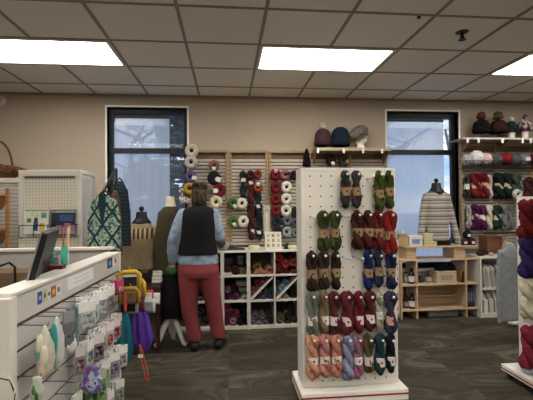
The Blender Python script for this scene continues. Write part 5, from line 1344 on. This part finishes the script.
MB().b2(-gh + .035, gh - .035, GD - .03, GD, gzt - .05, gzt).build('rear_rail', CWH2, t, bevel=.003)
MB().b2(-gh + .05, gh - .05, -.004, .004, gzt - .07, gzt - .052).build('slot', plain('#5b574e', .6), t)
MB().b2(gh - .024, gh - .02, .035, GD - .035, .1, gzt - .03).build('side_pane', glassy(.35, '#c9cdd2', .15), t)
MB().b2(-gh, gh, -.01, GD + .01, 0, .06).build('plinth', CWH2, t, bevel=.003)
def rack(px0, px1, pyt, pyb):
    a = at(px0, pyb, GYF - .06); b_ = at(px1, pyb, GYF - .06); zt_ = at(px0, pyt, GYF - .06).z; bx = t.location.x
    for s_, z in enumerate((a.z, (a.z + zt_) / 2 - .02)):
        MB().tube([(a.x - bx, .006, z), (a.x - bx, -.06, z), (b_.x - bx, -.06, z), (b_.x - bx, .006, z)], .003, 6).build('rack_wire', DARKMETAL, t)
    for f in (0, .25, .5, .75, 1):
        x = a.x + (b_.x - a.x) * f - bx
        MB().tube([(x, .006, a.z), (x, -.06, a.z), (x, -.06, (a.z + zt_) / 2 - .02)], .003, 6).build('rack_wire', DARKMETAL, t)
rack(19, 76, 208, 238)
def magazine(pxl, pxr, pyt, pyb, c, blobs, label):
    Y = GYF - .035; a = at(pxl, pyb, Y); b_ = at(pxr, pyt, Y); W, H = b_.x - a.x, b_.z - a.z
    t = thing('magazine', label, 'magazine', ((a.x + b_.x) / 2, Y, a.z + .004))
    o = MB().box((0, .0, H / 2), (W, .006, H), rx=R(-5)).build('cover', plain(c, .4), t)
    MB().box((.002, .004, H / 2), (W - .004, .006, H - .006), rx=R(-5)).build('pages', PAPER, t)
    for (x0, x1, z0, z1, cc) in blobs:
        mm_ = MB(); mm_.box(((x0 + x1 - 1) * W / 2, -.0034 - .0, ((z0 + z1) / 2 - .5) * H), ((x1 - x0) * W, .001, (z1 - z0) * H))
        q_ = mm_.build('cover_print', plain(cc, .45, var=.35, scale=35), o); q_.matrix_local = Matrix.Translation((0, 0, H / 2)) @ Matrix.Rotation(R(-5), 4, 'X')
magazine(24, 48.5, 209, 234.5, '#cfd3c4', [(.04, .96, .9, .96, '#8aa050'), (.4, .58, .12, .5, '#2a4a8c'), (.42, .56, .5, .64, '#4a3428'), (.64, .84, .08, .42, '#c9a24a'), (.12, .3, .45, .62, '#6a7a5a'), (.7, .92, .62, .84, '#6d8f96'), (.3, .6, .68, .84, '#b7c9b0')], 'white craft magazine with a small blue figure on its cover, left in the rack')
magazine(51, 75.5, 210, 236, '#272c44', [(.22, .98, .04, .42, '#a37f8e'), (.03, .97, .88, .97, '#8a9a80'), (.35, .9, .55, .8, '#3d4f80'), (.05, .2, .05, .5, '#1c1c24'), (.55, .8, .3, .46, '#c098a4')], 'dark blue and pink craft magazine, right in the rack')

# grooved white fixture with the wicker basket, wooden hoop rack
fa = at(-60, 176, 4.4); fb = at(26, 176, 4.4)
t = thing('grooved_fixture', 'tall white fixture with narrow grooves behind the wooden hoop rack', 'display stand', ((fa.x + fb.x) / 2, 4.4, 0)); fh = (fb.x - fa.x) / 2; fz = at(10, 178, 4.4).z
MB().b2(-fh, fh, .012, .4, 0, fz - .04).build('body', plain('#7d7870', .7), t)
m = MB(); 
for i in range(int((fz - .05) / .04)): m.b2(-fh, fh, 0, .012, .01 + i * .04, .01 + i * .04 + .031)
m.build('slats', plain('#aaa49b', .5), t)
MB().b2(-fh - .01, fh + .01, -.012, .42, fz - .05, fz).build('top', plain('#b9b2aa', .5), t, bevel=.003)
WK = ramp_mat(('#2f1c10', '#5a3a22', '#6e4a2c'), scale=30, rough=.7)
p = at(-3, 175, 4.55)
t = thing('wicker_basket', 'brown wicker basket with a tall hooped handle on top of the grooved fixture', 'basket', (p.x, 4.58, fz))
b = MB(); rings = []
for z, rx, ry in [(0, .14, .1), (.02, .17, .12), (.05, .22, .14), (.085, .35, .16), (.09, .34, .15), (.05, .21, .13), (.03, .15, .1)]:
    rings.append([Vector((rx * math.cos(a) * (1 + .012 * math.sin(20 * a)), ry * math.sin(a), max(0, z * (1 + .9 * (1 - abs(math.cos(a)) ** 1.2))))) for a in [2 * math.pi * k / 60 for k in range(60)]])
b.loft(rings); b.build('woven_body', WK, t, smooth=True)
hp = [(.145 * math.cos(a), 0, .08 + .33 * math.sin(a)) for a in [math.pi * k / 16 for k in range(17)]]
MB().tube(hp, .012, 8).build('handle', WK, t, smooth=True)
HYy = 3.35
p = at(7.5, 188, HYy); q = at(7.5, 252, HYy)
OR = wood('#9a6a3e', '#7d5230')
t = thing('hoop_rack', 'tall wooden rack of round hoop trays at the left edge', 'rack', (p.x - .25, HYy, 0))
for x in (-.25, .25):
    for y in (0, .34): MB().b2(x - .012, x + .012, y - .012, y + .012, 0, p.z).build('post', OR, t, bevel=.003)
zz = [at(2, 196, HYy).z, at(2, 232, HYy).z, at(2, 232, HYy).z - .34]
for z in zz:
    MB().lathe([(.15, -.12), (.185, -.09), (.205, .0), (.215, .01), (.195, .02), (.17, -.07), (.14, -.10)], (-.05, .13, z), 36).build('hoop_tray', OR, t, smooth=True)

# loose cords hanging by the counter's end post
for c, dx, l in (('#d0cec8', 0, 'white cord looping down beside the end post of the counter'), ('#121214', .03, 'black cord hanging beside the end post of the counter')):
    a = at(2 + dx * 100, 372 + dx * 100, 1.30); b_ = at(15, 388 + dx * 200, 1.28); c2 = at(12, 420, 1.28)
    tag(MB().tube([(a.x - .25, a.y + .02, a.z - .03), (a.x - .05, a.y, a.z), a + (b_ - a) * .5 + Vector((0, 0, .012)), b_, (c2.x, c2.y, c2.z), (c2.x, c2.y - .02, .006), (c2.x + .1, c2.y - .1, .006)], .0022, 6).build('cord', plain(c, .5), smooth=True), l, 'cord')

# ---------------------------------------------------------------- right part of the back wall
rz_t = at(480, 146, SY).z; rz_b = at(480, 250, SY).z
sg2 = 'slatted panels right of the right window'
slat_panel(px2x(461), px2x(497), rz_t, rz_b, 'slatted panel nearest the right window, behind the red chunky hanks', sg2, slat=plain('#918b86', .6))
slat_panel(px2x(497.4), px2x(533.5), rz_t, rz_b, 'slatted panel at the right edge, behind the dark green hanks', sg2, slat=plain('#918b86', .6))
slat_panel(px2x(534), px2x(570), rz_t, rz_b, 'slatted panel continuing past the right edge', sg2, slat=plain('#918b86', .6))
rs_z = at(490, 139.5, WALL - .2).z
rx0, rx1 = at(462, 139, WALL - .3).x, at(560, 139, WALL - .3).x
t = thing('hat_shelf', 'white-edged wall shelf at the right carrying four knitted hats', 'shelf', ((rx0 + rx1) / 2, WALL - .03, rs_z)); hh_ = (rx1 - rx0) / 2
MB().b2(-hh_, hh_, -.29, 0, -.016, .0).build('board', plain('#a59c92', .6), t, bevel=.002)
MB().b2(-hh_, hh_, -.295, -.29, -.018, .003).build('front_edge', plain('#bdb7af', .5), t)
for px in (463, 497, 532): x = px2x(px) - t.location.x; MB().prism([(-.03, -.016), (-.27, -.016), (-.03, -.14)], x - .008, x + .008, 'YZ').build('bracket', OAKD, t)
for px in (467, 478, 502, 522, 530):
    x = at(px, 142, WALL - .32).x - t.location.x
    MB().b2(x - .013, x + .013, -.306, -.2955, -.065, -.008).build('clip', plain('#eceae6', .4), t, bevel=.004)
HY2 = WALL - .19; sc = HY2 / F_PX
def hat_on(px, pyb, r, h, hs, lb, pom, pr, head=False):
    p = at(px, pyb, HY2)
    if head:
        hd = thing('foam_head', 'white foam stand under the ' + lb.split(' on ')[0], 'display head', (p.x, HY2, rs_z))
        MB().lathe([(.05, 0), (.05, .01), (.035, .02), (.04, max(.03, p.z - rs_z)), (.042, p.z - rs_z + .05), (.03, p.z - rs_z + .09)], n=20).build('head', plain('#cfcbc3', .6), hd, smooth=True)
    else:
        wire_stand((p.x, HY2, rs_z), 'wire stand under the ' + lb.split(' on ')[0], h=max(.02, p.z - rs_z + .01))
    return knit_hat((p.x, HY2, p.z), r * sc, h * sc, hs, lb, pom, pr)
hat_on(481.5, 133, 8.4, 14, ('#0d0d10', '#15151a', '#101013'), 'black knitted hat with a red pompom on the right shelf', ('#5a2020', '#7c3530', '#934a44'), .06)
hat_on(498.3, 133, 8.4, 14, ('#2c1210', '#45201b', '#371815'), 'brick brown knitted hat with a tawny fur pompom on the right shelf', ('#3a2a18', '#6a5030', '#7a6038'), .062)
hat_on(511.5, 132.5, 5.6, 12, ('#15282e', '#1d363e', '#182c34'), 'small teal knitted hat with a white pompom on the right shelf', ('#c9c6bd', '#dcd9d0'), .034, True)
k = hat_on(525, 131, 7.0, 12.5, ('#551520', '#6e1c2a', '#cfc2c0', '#5c1824'), 'burgundy and white patterned hat with a curled top on the right shelf', None, 0, True)
MB().tube([(0, 0, 12 * sc), (.0, 0, 13.6 * sc), (-.02, 0, 15.5 * sc), (.0, 0, 17 * sc), (.028, 0, 16.2 * sc), (.03, 0, 15.2 * sc)], [.014, .011, .01, .01, .009, .005], 8).build('curled_tip', yarn('#5c1824'), k, smooth=True)
# wire shelf of fluffy balls
WY = SY - .12
wa = at(463, 168.5, WY); wb = at(545, 168.5, WY)
t = thing('wire_tray', 'black wire tray of fluffy balls on the right slatted wall', 'tray', (wa.x, WY, wa.z)); WL = wb.x - wa.x
for z in (0, .09):
    MB().tube([(0, .10, z), (0, -.08, z), (WL, -.08, z), (WL, .10, z)], .0035, 6).build('rail_wire', BLACK, t)
for i in range(24): MB().tube([(WL * i / 23, .10, 0), (WL * i / 23, -.08, 0), (WL * i / 23, -.08, .09)], .0022, 5).build('cross_wire', BLACK, t)
def fluffy(px, py, r, hs, label, Y=None, grp='fluffy balls in the wire tray'):
    Y = Y or WY; p = at(px, py, Y); rr = r * Y / F_PX * 1.12; rnd = random.Random(int(px * 10))
    t = thing('yarn_ball', label, 'yarn', p, 0, grp); b = MB()
    ph = rnd.uniform(0, 6)
    b.ell((0, 0, 0), (rr, rr * .8, rr), 30, 18, wob=lambda a, q: 1 + .06 * math.sin(7 * a + 5 * q + ph) + .05 * math.sin(11 * q - 3 * a) + .03 * math.sin(17 * a + 9 * q))
    b.build('wound_yarn', yarn(*hs), t, smooth=True)
    if px % 2 and 'wire' not in label: MB().b2(-rr * .35, rr * .35, -rr * .86, -rr * .78, -rr * .3, rr * .25).build('paper_label', plain('#c9c5bd' if px % 2 else '#8a8580', .8), t)
    return t
for a in [(467.5, 160, 5.8, ('#7d7f82', '#a9aaab', '#55575a'), 'mottled grey and white fluffy ball at the left end of the wire tray'),
          (476.5, 157.5, 6.4, ('#c2c0ba', '#dddbd5'), 'white fluffy ball in the wire tray'), (486.3, 159, 5.6, ('#b09790', '#cbb2aa'), 'pale pink fluffy ball in the wire tray'),
          (496, 160, 6.0, ('#4a4a4e', '#66666a'), 'dark grey fluffy ball left of the red one'), (506, 158.5, 5.4, ('#8c1416', '#aa1d1d'), 'bright red fluffy ball in the wire tray'),
          (516, 160.5, 5.6, ('#4c4c50', '#6c6c70'), 'dark grey fluffy ball right of the red one'), (524.5, 159.5, 5.8, ('#77757a', '#949298'), 'mid grey fluffy ball near the right edge'),
          (532.5, 159, 5.0, ('#4a1528', '#641e38'), 'plum fluffy ball cut by the right edge')]: fluffy(*a)
# chunky hanks
G2 = 'chunky hanks on the right slatted wall'
def chunky(px, py, pyb, wp, hs, d, band='#b5a88f', n=0, bz=.47, Y=None, **k):
    Y = Y or SY - .05
    return wall_hank(px, py, pyb, wp * 1.15, hs, d, band, n, bz=bz, bh=.07, grp=G2, Y=Y, turns=2.0)
for i, a in enumerate([
    (466.3, 177, 199, 6, ('#1d2a20', '#2c3a2c', '#8a8880'), 'dark green hank with a white label at the left end of the red row', '#cfccc4'),
    (475, 175, 199, 10.5, ('#5e1018', '#7c1622', '#8e1e2a'), 'wide crimson chunky hank, left of two', '#b89a80'),
    (484, 175, 199, 8.5, ('#64121a', '#841a26', '#701520'), 'crimson chunky hank, right of two', '#b89a80'),
    (489.6, 176, 199, 5, ('#a08a88', '#c9bfb8', '#7c2a32'), 'white and red chunky hank beside the crimson ones', None),
    (498.5, 175, 200, 10.5, ('#101e18', '#182a22', '#13241c'), 'black green chunky hank, left of two', '#a8977a'),
    (507, 175, 200, 9.5, ('#12211a', '#1c3026', '#162820'), 'black green chunky hank, right of two', '#b5ab98'),
    (515.8, 176, 197, 9.5, ('#2c3a30', '#43524a', '#364438'), 'grey green chunky hank right of the dark ones', None),
    (529, 179, 200, 9, ('#2c1416', '#4c2422', '#5a3a28'), 'brown and maroon chunky hank cut by the right edge', None),
    (468.5, 207, 229, 5, ('#77777a', '#a9a8a8', '#c8c6c2'), 'grey and white chunky hank left of the magenta ones', None),
    (474.5, 206, 230, 9, ('#43103a', '#611852', '#520f45'), 'magenta purple chunky hank, left of two', '#a89a94'),
    (482.2, 207, 231, 8, ('#4c1240', '#6c1c5a', '#571449'), 'magenta purple chunky hank, right of two', '#c9c2b8'),
    (489, 207, 231, 6.5, ('#a8a084', '#cbc4ac', '#bab294'), 'cream chunky hank right of the magenta ones', None),
    (496.7, 207, 230, 8.5, ('#16282e', '#213a42', '#1b3138'), 'dark teal chunky hank', '#b5a88f'),
    (504, 208, 231, 6.5, ('#4c5658', '#7a8484', '#a8aeac'), 'grey white speckled chunky hank, left of two', None),
    (510.2, 207, 229, 6.5, ('#505a5c', '#808888', '#3c4648'), 'grey white speckled chunky hank, right of two', None),
]): chunky(*a[:6], band=a[6], n=100 + i)
donut(('#a8a698', '#c8c6b8', '#6c7c74'), at(518, 194, SY - .13) + Vector((0, .05, 0)), 'small white green ball below the grey green hank', G2, r=.062, hole=.25, depth=.07)
# wooden cube and things on the white bookcase
def place_px(pxl, pxr, pyt, pyb, Y, D, c, name, label, cat, part='body', bevel=.003, grp=None):
    a = at(pxl, pyb, Y); b_ = at(pxr, pyt, Y); W, H = b_.x - a.x, b_.z - a.z
    t = thing(name, label, cat, ((a.x + b_.x) / 2, Y, a.z), 0, grp)
    MB().b2(-W / 2, W / 2, 0, D, 0, H).build(part, c if not isinstance(c, str) else plain(c, .7), t, bevel=bevel)
    return t, W, H
BF = 4.55
ba = at(480, 257, BF); bb2 = at(503, 257, BF); BZ = ba.z
t = thing('white_bookcase', 'white bookcase beside the wooden shelf unit, full of leaning books', 'bookcase', ((ba.x + bb2.x) / 2, BF, 0)); bh_ = (bb2.x - ba.x) / 2 + .1
t.location.x += .1
BW = plain('#c6c3bb', .5, var=.03)
for s_ in (-1, 1): MB().b2(s_ * bh_, s_ * (bh_ - .02), 0, .32, 0, BZ).build('side', BW, t, bevel=.002)
MB().b2(-bh_ + .02, bh_ - .02, 0, .32, BZ - .025, BZ).build('top', BW, t, bevel=.002)
zsh = at(487, 288.5, BF).z
MB().b2(-bh_ + .02, bh_ - .02, .004, .31, zsh - .02, zsh).build('shelf', BW, t, bevel=.002); MB().b2(-bh_ + .02, bh_ - .02, .004, .31, .0, .05).build('plinth', BW, t)
MB().b2(-bh_ + .02, bh_ - .02, .31, .32, .05, BZ - .025).build('back', plain('#8d8a84', .7), t)
bx0 = t.location.x - bh_ + .03
names_ = ['white', 'pale grey', 'cream', 'white ribbed', 'grey', 'off-white', 'silver grey', 'dark blue', 'white', 'tan', 'grey']
colsb = ['#cfccc5', '#a8a6a2', '#bfb8a6', '#d4d2cc', '#8f8e8b', '#c4c0b8', '#b0b0ae', '#3c4258', '#c8c6c0', '#a89c88', '#9a9894']
for i in range(11):
    tl = .12 + .01 * (i % 3); H = .25 + .015 * ((i * 5) % 3)
    b = thing('book', '%s book leaning left on the upper bookcase shelf, %s from the left' % (names_[i], (ORD + ['seventh', 'eighth', 'ninth', 'tenth', 'eleventh'])[i]), 'book', (bx0 + .045 + i * .022, BF + .02, zsh + .002), 0, 'books on the white bookcase')
    m = MB(); m.xf = Matrix.Rotation(-tl, 4, 'Y'); m.b2(0, .017, 0, .2, 0, H); m.build('cover', plain(colsb[i], .6), b, bevel=.002)
    m = MB(); m.xf = Matrix.Rotation(-tl, 4, 'Y'); m.b2(.003, .014, -.001, .002, .02, H * .8); m.build('spine_label', plain(dk(colsb[i], .75), .7), b)
for i in range(4):
    b = thing('magazine_file', 'white curved magazine file on the lowest bookcase shelf, %s from the left' % ORD[i], 'file', (bx0 + .03 + i * .075, BF + .03, .052), 0, 'files on the lowest shelf of the white bookcase')
    MB().prism([(0, 0), (.24, 0), (.24, .26), (.20, .27), (.10, .24 + .01 * i), (.03, .16), (0, .15)], 0, .055, 'YZ').build('body', plain(['#c9c6be', '#b5b0a4', '#c2bfb8', '#a8a49a'][i], .6), b, bevel=.003)
t, W, H = place_px(487.5, 502.5, 236, 251.5, 4.72, .17, wood('#6a4530'), 'wooden_crate', 'reddish brown open wooden crate hung on the wall above the white bookcase', 'crate', 'floor_board')
t.children[0].data.clear_geometry()
mm_ = MB(); mm_.b2(-W / 2, W / 2, 0, .17, 0, .015); mm_.b2(-W / 2, W / 2, 0, .17, H - .015, H); mm_.b2(-W / 2, -W / 2 + .06, 0, .17, .015, H - .015); mm_.b2(W / 2 - .015, W / 2, 0, .17, .015, H - .015); mm_.b2(-W / 2 + .06, W / 2 - .015, .02, .03, .015, H - .015)
o_ = mm_.build('crate_boards', wood('#6a4530'), t, bevel=.002); bpy.data.objects.remove(t.children[0] if t.children[0].name.startswith('floor_board') else t.children[1])
def lump(px, py, rx, rz, Y, c, name, label, cat, zbase=None):
    p = at(px, py, Y); sc = Y / F_PX
    t = thing(name, label, cat, p)
    if zbase is not None: t.location.z = zbase + rz * sc * .96
    MB().ell((0, 0, 0), (rx * sc, rx * sc * .6, rz * sc), 20, 12, wob=lambda a, q: 1 + .07 * math.sin(4 * a + 3 * q) + .04 * math.sin(9 * a)).build('body', plain(c, .7, var=.2), t, smooth=True); return t
lump(481, 253.5, 5.2, 2.4, BF + .1, '#141416', 'pouch', 'black zipped pouch lying on the white bookcase', 'pouch', BZ)
lump(491, 254, 2.8, 1.8, BF + .1, '#a87884', 'yarn_ball', 'tiny pink and white ball on the white bookcase', 'yarn', BZ)

# ---------------------------------------------------------------- pale wooden shelf unit under the right window
UF = 4.60
PINE = wood('#bba283', '#ad9475')
def ux(px): return at(px, 285, UF).x
uz = {k: at(440, k, UF).z for k in (246, 259, 284, 309)}
us = thing('wooden_shelf_unit', 'pale wooden open shelf unit standing in front of the right window', 'shelving unit', (ux(441), UF, 0)); u0 = us.location.x; UD = .29; tk = .018
MB().b2(ux(405) - u0, ux(478) - u0, -.02, UD, uz[246] - tk, uz[246]).build('top_board', PINE, us, bevel=.002)
for k in (259, 284, 309): MB().b2(ux(401) - u0, ux(480) - u0, 0, UD, uz[k] - tk, uz[k]).build('shelf_board', PINE, us, bevel=.002)
for px in (401, 416.5, 466, 479): 
    for a_, b_ in ((0, uz[309] - tk), (uz[309], uz[284] - tk), (uz[284], uz[259] - tk)): MB().b2(ux(px) - u0, ux(px) - u0 + tk, .001, UD - .002, a_, b_).build('upright', PINE, us, bevel=.002)
for a_, b_ in ((407.5, 417), (455, 466)): MB().b2(ux(a_) - u0, ux(b_) - u0, .01, UD - .02, uz[259], uz[246] - tk).build('riser_block', PINE, us, bevel=.002)
MB().b2(ux(417) - u0 + tk, ux(466) - u0, UD - .012, UD - .004, uz[309], uz[284] - tk).build('back_panel', wood('#a88d70'), us)
MB().b2(ux(417) - u0 + tk, ux(466) - u0, UD - .05, UD - .02, uz[309] + .09, uz[309] + .11).build('rear_lip', PINE, us)
def on(px, w_, h_, zk, c, name, label, cat, D=.15, dy=.03, lid=None, lab=None):
    p = at(px, 260, UF + dy); sc = UF / F_PX; W, H = w_ * sc, h_ * sc
    t = thing(name, label, cat, (p.x, UF + dy, uz[zk]))
    MB().b2(-W / 2, W / 2, 0, D, 0, H).build('body', c if not isinstance(c, str) else plain(c, .7), t, bevel=.003)
    if lid: MB().b2(-W / 2 - .003, W / 2 + .003, -.003, D + .003, H - .012, H + .004).build('lid', plain(lid, .7), t, bevel=.002)
    if lab: MB().b2(-W * .3, W * .3, -.002, -.0003, H * .25, H * .7).build('printed_label', plain(lab, .7, var=.3, scale=60), t)
    return t, W, H
on(403.5, 11, 10.5, 246, KRAFT, 'cardboard_box', 'brown cardboard box at the left end of the wooden shelf top', 'box', lid='#9a7f5d')
lump(401.5, 232.5, 5.5, 3.4, UF + .09, '#8fa39a', 'yarn_ball', 'pale blue green yarn heaped in the cardboard box', 'yarn', uz[246] + .118)
on(416.2, 14.5, 10.5, 246, '#cdc8be', 'printed_box', 'white box with a blue print on the wooden shelf top', 'box', lab='#6a86a8', lid='#dad6cc')
t, W, H = on(431, 14, 13, 246, '#b9b48e', 'fabric_box', 'pale yellow green fabric box beside the printed white box', 'box', lid='#c6c19c')
for i in range(3): MB().b2(-W / 2 - .001, W / 2 + .001, -.002, -.0005, H * (.2 + .25 * i), H * (.2 + .25 * i) + .004).build('seam', plain('#8f8a68'), t)
on(445, 14, 8, 246, '#141517', 'black_stand', 'black base block under the striped sweater form', 'stand', D=.16, dy=.05)
fluffy(463.8, 242.3, 3.9, ('#26302a', '#354038'), 'dark green ball on the wooden shelf, in front of the black one', UF + .05, 'dark balls at the right end of the wooden shelf top')
fluffy(467.2, 235.0, 4.2, ('#141416', '#202024'), 'black ball stacked above the dark green and maroon ones', UF + .08, 'dark balls at the right end of the wooden shelf top')
fluffy(471.4, 242.0, 4.2, ('#3a1020', '#561a30'), 'maroon ball at the right end of the wooden shelf top', UF + .05, 'dark balls at the right end of the wooden shelf top')
t, W, H = on(446.5, 22, 12.5, 284, '#b3a48e', 'kraft_box', 'square tan box with a faint printed front on the middle shelf', 'box', D=.18, lab='#9a8a74')
for px, l in ((440, 'left'), (450, 'right')):
    fluffy(px, 268.5, 5.0, ('#121216', '#1e1e24'), 'black ball resting on the tan box, %s one' % l, UF + .11, 'black balls on the tan box')
lump(421.5, 280, 3.6, 4, UF + .12, '#3c3c40', 'yarn_ball', 'dark grey skein at the left of the middle shelf', 'yarn', uz[284]); lump(428.5, 281, 4, 3.2, UF + .10, '#8f8c86', 'yarn_ball', 'pale grey skein beside the dark grey one on the middle shelf', 'yarn', uz[284]); lump(427, 276, 3.2, 3, UF + .2, '#26262a', 'yarn_ball', 'black skein behind the grey ones on the middle shelf', 'yarn', uz[284])
t, W, H = on(462, 4, 12.5, 284, '#2a211c', 'dark_book', 'dark book with an orange edge leaning at the right of the middle shelf', 'book', D=.16)
MB().b2(-W / 2 - .004, -W / 2, 0, .16, 0, H).build('orange_edge', plain('#a8672c'), t); t.rotation_euler = (0, R(8), 0)
def bottle(px, zk, h_, c, lab, label, r=3.4, dy=.08):
    p = at(px, 280, UF + dy); sc = UF / F_PX; H = h_ * sc; r *= sc
    t = thing('bottle', label, 'bottle', (p.x, UF + dy, uz[zk]))
    MB().lathe([(r * .92, 0), (r, .006), (r, H * .62), (r * .85, H * .7), (r * .45, H * .77), (r * .42, H * .82)], n=20).build('body', plain(c, .25), t, smooth=True)
    MB().lathe([(r * .5, H * .82), (r * .5, H), (r * .42, H), (0, H)], n=16).build('cap', plain('#1a1a1c', .4), t)
    MB().lathe([(r * 1.01, H * .14), (r * 1.012, H * .15), (r * 1.012, H * .5), (r * 1.01, H * .51)], n=20).build('paper_label', plain(lab, .7), t)
bottle(411.5, 284, 16, '#17171a', '#cfccc6', 'black bottle with a white label on the upper left shelf')
bottle(406.0, 284, 12, '#8d8a88', '#b8b4ae', 'grey bottle left of the black one on the upper left shelf', 2.6, .13)
bottle(411.8, 309, 16, '#18181b', '#d4d0c8', 'black bottle with a white label on the lower left shelf', 3.5)
bottle(405.6, 309, 13.5, '#3c2226', '#b08890', 'dark maroon bottle with a pink label on the lower left shelf', 3.0, .12)
for i, (px, c) in enumerate([(468.5, '#1c2030'), (470.8, '#2a3048'), (473, '#22283c')]):
    t, W, H = on(px, 2.2, 20, 309, c, 'book', 'dark blue book on the lower right shelf, %s of three' % ['leftmost', 'middle', 'rightmost'][i], 'book', D=.2, dy=.03)
    t['group'] = 'dark books in the wooden shelf unit'; MB().b2(-W * .3, W * .3, -.001, 0, H * .3, H * .8).build('spine_label', plain('#6a7088'), t)
p = at(446, 300, UF)
t = thing('storage_tub', 'clear flat plastic tub on the floor under the wooden shelf unit', 'tub', (p.x, UF + .06, 0))
MB().b2(-.19, .19, 0, .2, 0, .085).build('body', plain('#7a7c7c', .3), t, bevel=.008); MB().b2(-.2, .2, -.008, .21, .085, .10).build('lid', plain('#a3a5a4', .3), t, bevel=.004)
# striped sweater form
MY = UF + .12; q = at(437, 240, MY)
t = thing('dress_form', 'black tabletop dress form in a grey striped sweater before the right window', 'dress form', (q.x, MY, uz[246]))
def m3z(py): return at(437, py, MY).z - uz[246]
tor = [(0, 0, m3z(190.5), .08, .065), (0, 0, m3z(192.5), .12, .08), (0, 0, m3z(196), .145, .095), (0, 0, m3z(205), .148, .11), (0, 0, m3z(220), .142, .11), (0, 0, m3z(232), .145, .115), (0, 0, m3z(240.5), .152, .12)]
STR = bands([(0, '#aaa59b'), (.28, '#70645c'), (.42, '#a39d93'), (.62, '#5c5d60'), (.78, '#8f8a82')], .098)
sweater(t, tor, ([(-.13, 0, m3z(196.5)), (-.175, .0, m3z(212)), (-.205, -.02, m3z(228)), (-.24, -.05, m3z(243))], [.05, .046, .043, .038]), ([(.13, 0, m3z(196.5)), (.18, .0, m3z(212)), (.215, -.02, m3z(228)), (.25, -.05, m3z(243))], [.05, .046, .043, .04]), STR)
neck_form(t, 0, m3z(190.5), 1.2)
MB().tube([(0, 0, .0), (0, 0, .12)], .03, 14).build('stand_pole', BLACK, t, smooth=True)

# ---------------------------------------------------------------- rolling yarn fixture at the right edge
fx = 2.30; FY0, FY1 = 2.2, 2.98
ftz = at(518, 197, 3.1).z
t = thing('rolling_yarn_stand', 'white rolling display stand with big hanks, cut off by the right edge', 'display stand', (fx, FY0, 0)); FL = FY1 - FY0
MB().b2(.0, .045, FL - .05, FL, .10, ftz).build('end_upright', CWH2, t, bevel=.003); MB().b2(.0, .045, 0, .05, .10, ftz).build('end_upright', CWH2, t, bevel=.003)
MB().b2(.012, .024, FL * 0 + .05, FL - .05, .10, ftz - .02).build('panel', plain('#b9b5ac', .5), t); MB().b2(0, .045, .05, FL - .05, ftz - .03, ftz).build('top_rail', CWH2, t, bevel=.002)
MB().b2(.0, .045, .05, FL - .05, .42, .44).build('inner_shelf', CWH2, t)
bs = MB().b2(-.14, .36, -.06, FL + .02, .055, .105).build('base', plain('#d6d2c9', .4), t, bevel=.005)
MB().b2(-.1415, .3615, -.0615, FL + .0215, .07, .08).build('red_stripe', plain('#7a1f30', .5), bs)
for x in (-.10, .30):
    for y in (-.02, FL - .03):
        w_ = MB().torus((x, y, .027), .014, .012, 20, 10, 1.0, axis='X').build('caster', BLACK, t, smooth=True)
        MB().b2(x - .022, x + .022, y - .02, y + .02, .035, .056).build('caster_fork', DARKMETAL, w_)
def big(px, py, pyb, w_, hs, d, n, Yh):
    Xh = fx - .012; p = atx(px, py, Xh); p2 = atx(px, pyb, Xh)
    t = hank(hs, (Xh, Yh, p.z), d, 'big hanks on the rolling stand', w=w_, L=p.z - p2.z, band=None, seed=n, turns=2.4, depth=.08, rz=R(-60))
    MB().tube([(-.0, .07, .004), (0, -.06, .004), (0, -.06, .02)], .004, 6).build('peg', METAL, t)
    b = t.children[0]
    return t
for i, (py, pyb, hs, d) in enumerate([(203, 238, ('#5a0f12', '#7c161a', '#6a1216'), 'blood red big hank'), (239, 276, ('#2a1c50', '#3a2868', '#221744'), 'deep violet big hank'), (281, 316, ('#a89f86', '#cbc3aa', '#b8b098'), 'cream big hank'), (327, 366, ('#7c2030', '#a02c42', '#8c2438'), 'raspberry big hank')]):
    big(530, py, pyb, .15, hs, d + ', far one of its row on the rolling stand', 200 + i, 2.82)
    big(530, py, pyb, .15, hs, d + ', near one of its row on the rolling stand', 210 + i, 2.66)
p = at(529, 367, 2.9)
tag(MB().ell((0, 0, 0), (.04, .05, .022), 14, 8, wob=lambda a, q: 1 + .1 * math.sin(5 * a)).build('yarn_tail', yarn('#9aa0a4'), None, (fx - .07, 2.8, .125), smooth=True), 'small grey and white yarn scrap lying on the base of the rolling stand', 'yarn')
# grey cardigan on a wooden hanger, and the rail carrying it
gY = 3.75
t = thing('garment_rail', 'dark metal rail carrying the grey cardigan behind the rolling stand', 'clothes rack', (at(512, 236, gY).x - .30, gY, 0)); gz_ = at(512, 232.5, gY).z
MB().tube([(.0, .0, gz_), (1.1, 0, gz_)], .012, 10).build('rail', DARKMETAL, t, smooth=True)
for x in (0.62, 1.1): MB().tube([(x, 0, .02), (x, 0, gz_)], .014, 10).build('post', DARKMETAL, t, smooth=True); MB().tube([(x, -.22, .016), (x, .22, .016)], .014, 8).build('foot', DARKMETAL, t, smooth=True)
GRY = ramp_mat(('#66696b', '#86898b', '#75797b'), scale=50)
hung(508, 32, 242, 320, gY, plain('#808487', .95, var=.12, scale=30, bump=.4, bscale=60), 'long grey cardigan on a wooden hanger left of the rolling stand', rz=R(8), hang='wood')
p = atz(514, 323, .03)
tag(MB().ell((0, 0, 0), (.07, .05, .035), 16, 8, wob=lambda a, q: 1 + .12 * math.sin(5 * a + q * 3)).build('white_socks', plain('#cfcdc8', .9), None, (p.x, p.y, .036), smooth=True), 'crumpled white cloth on the floor beside the grey cardigan', 'cloth')
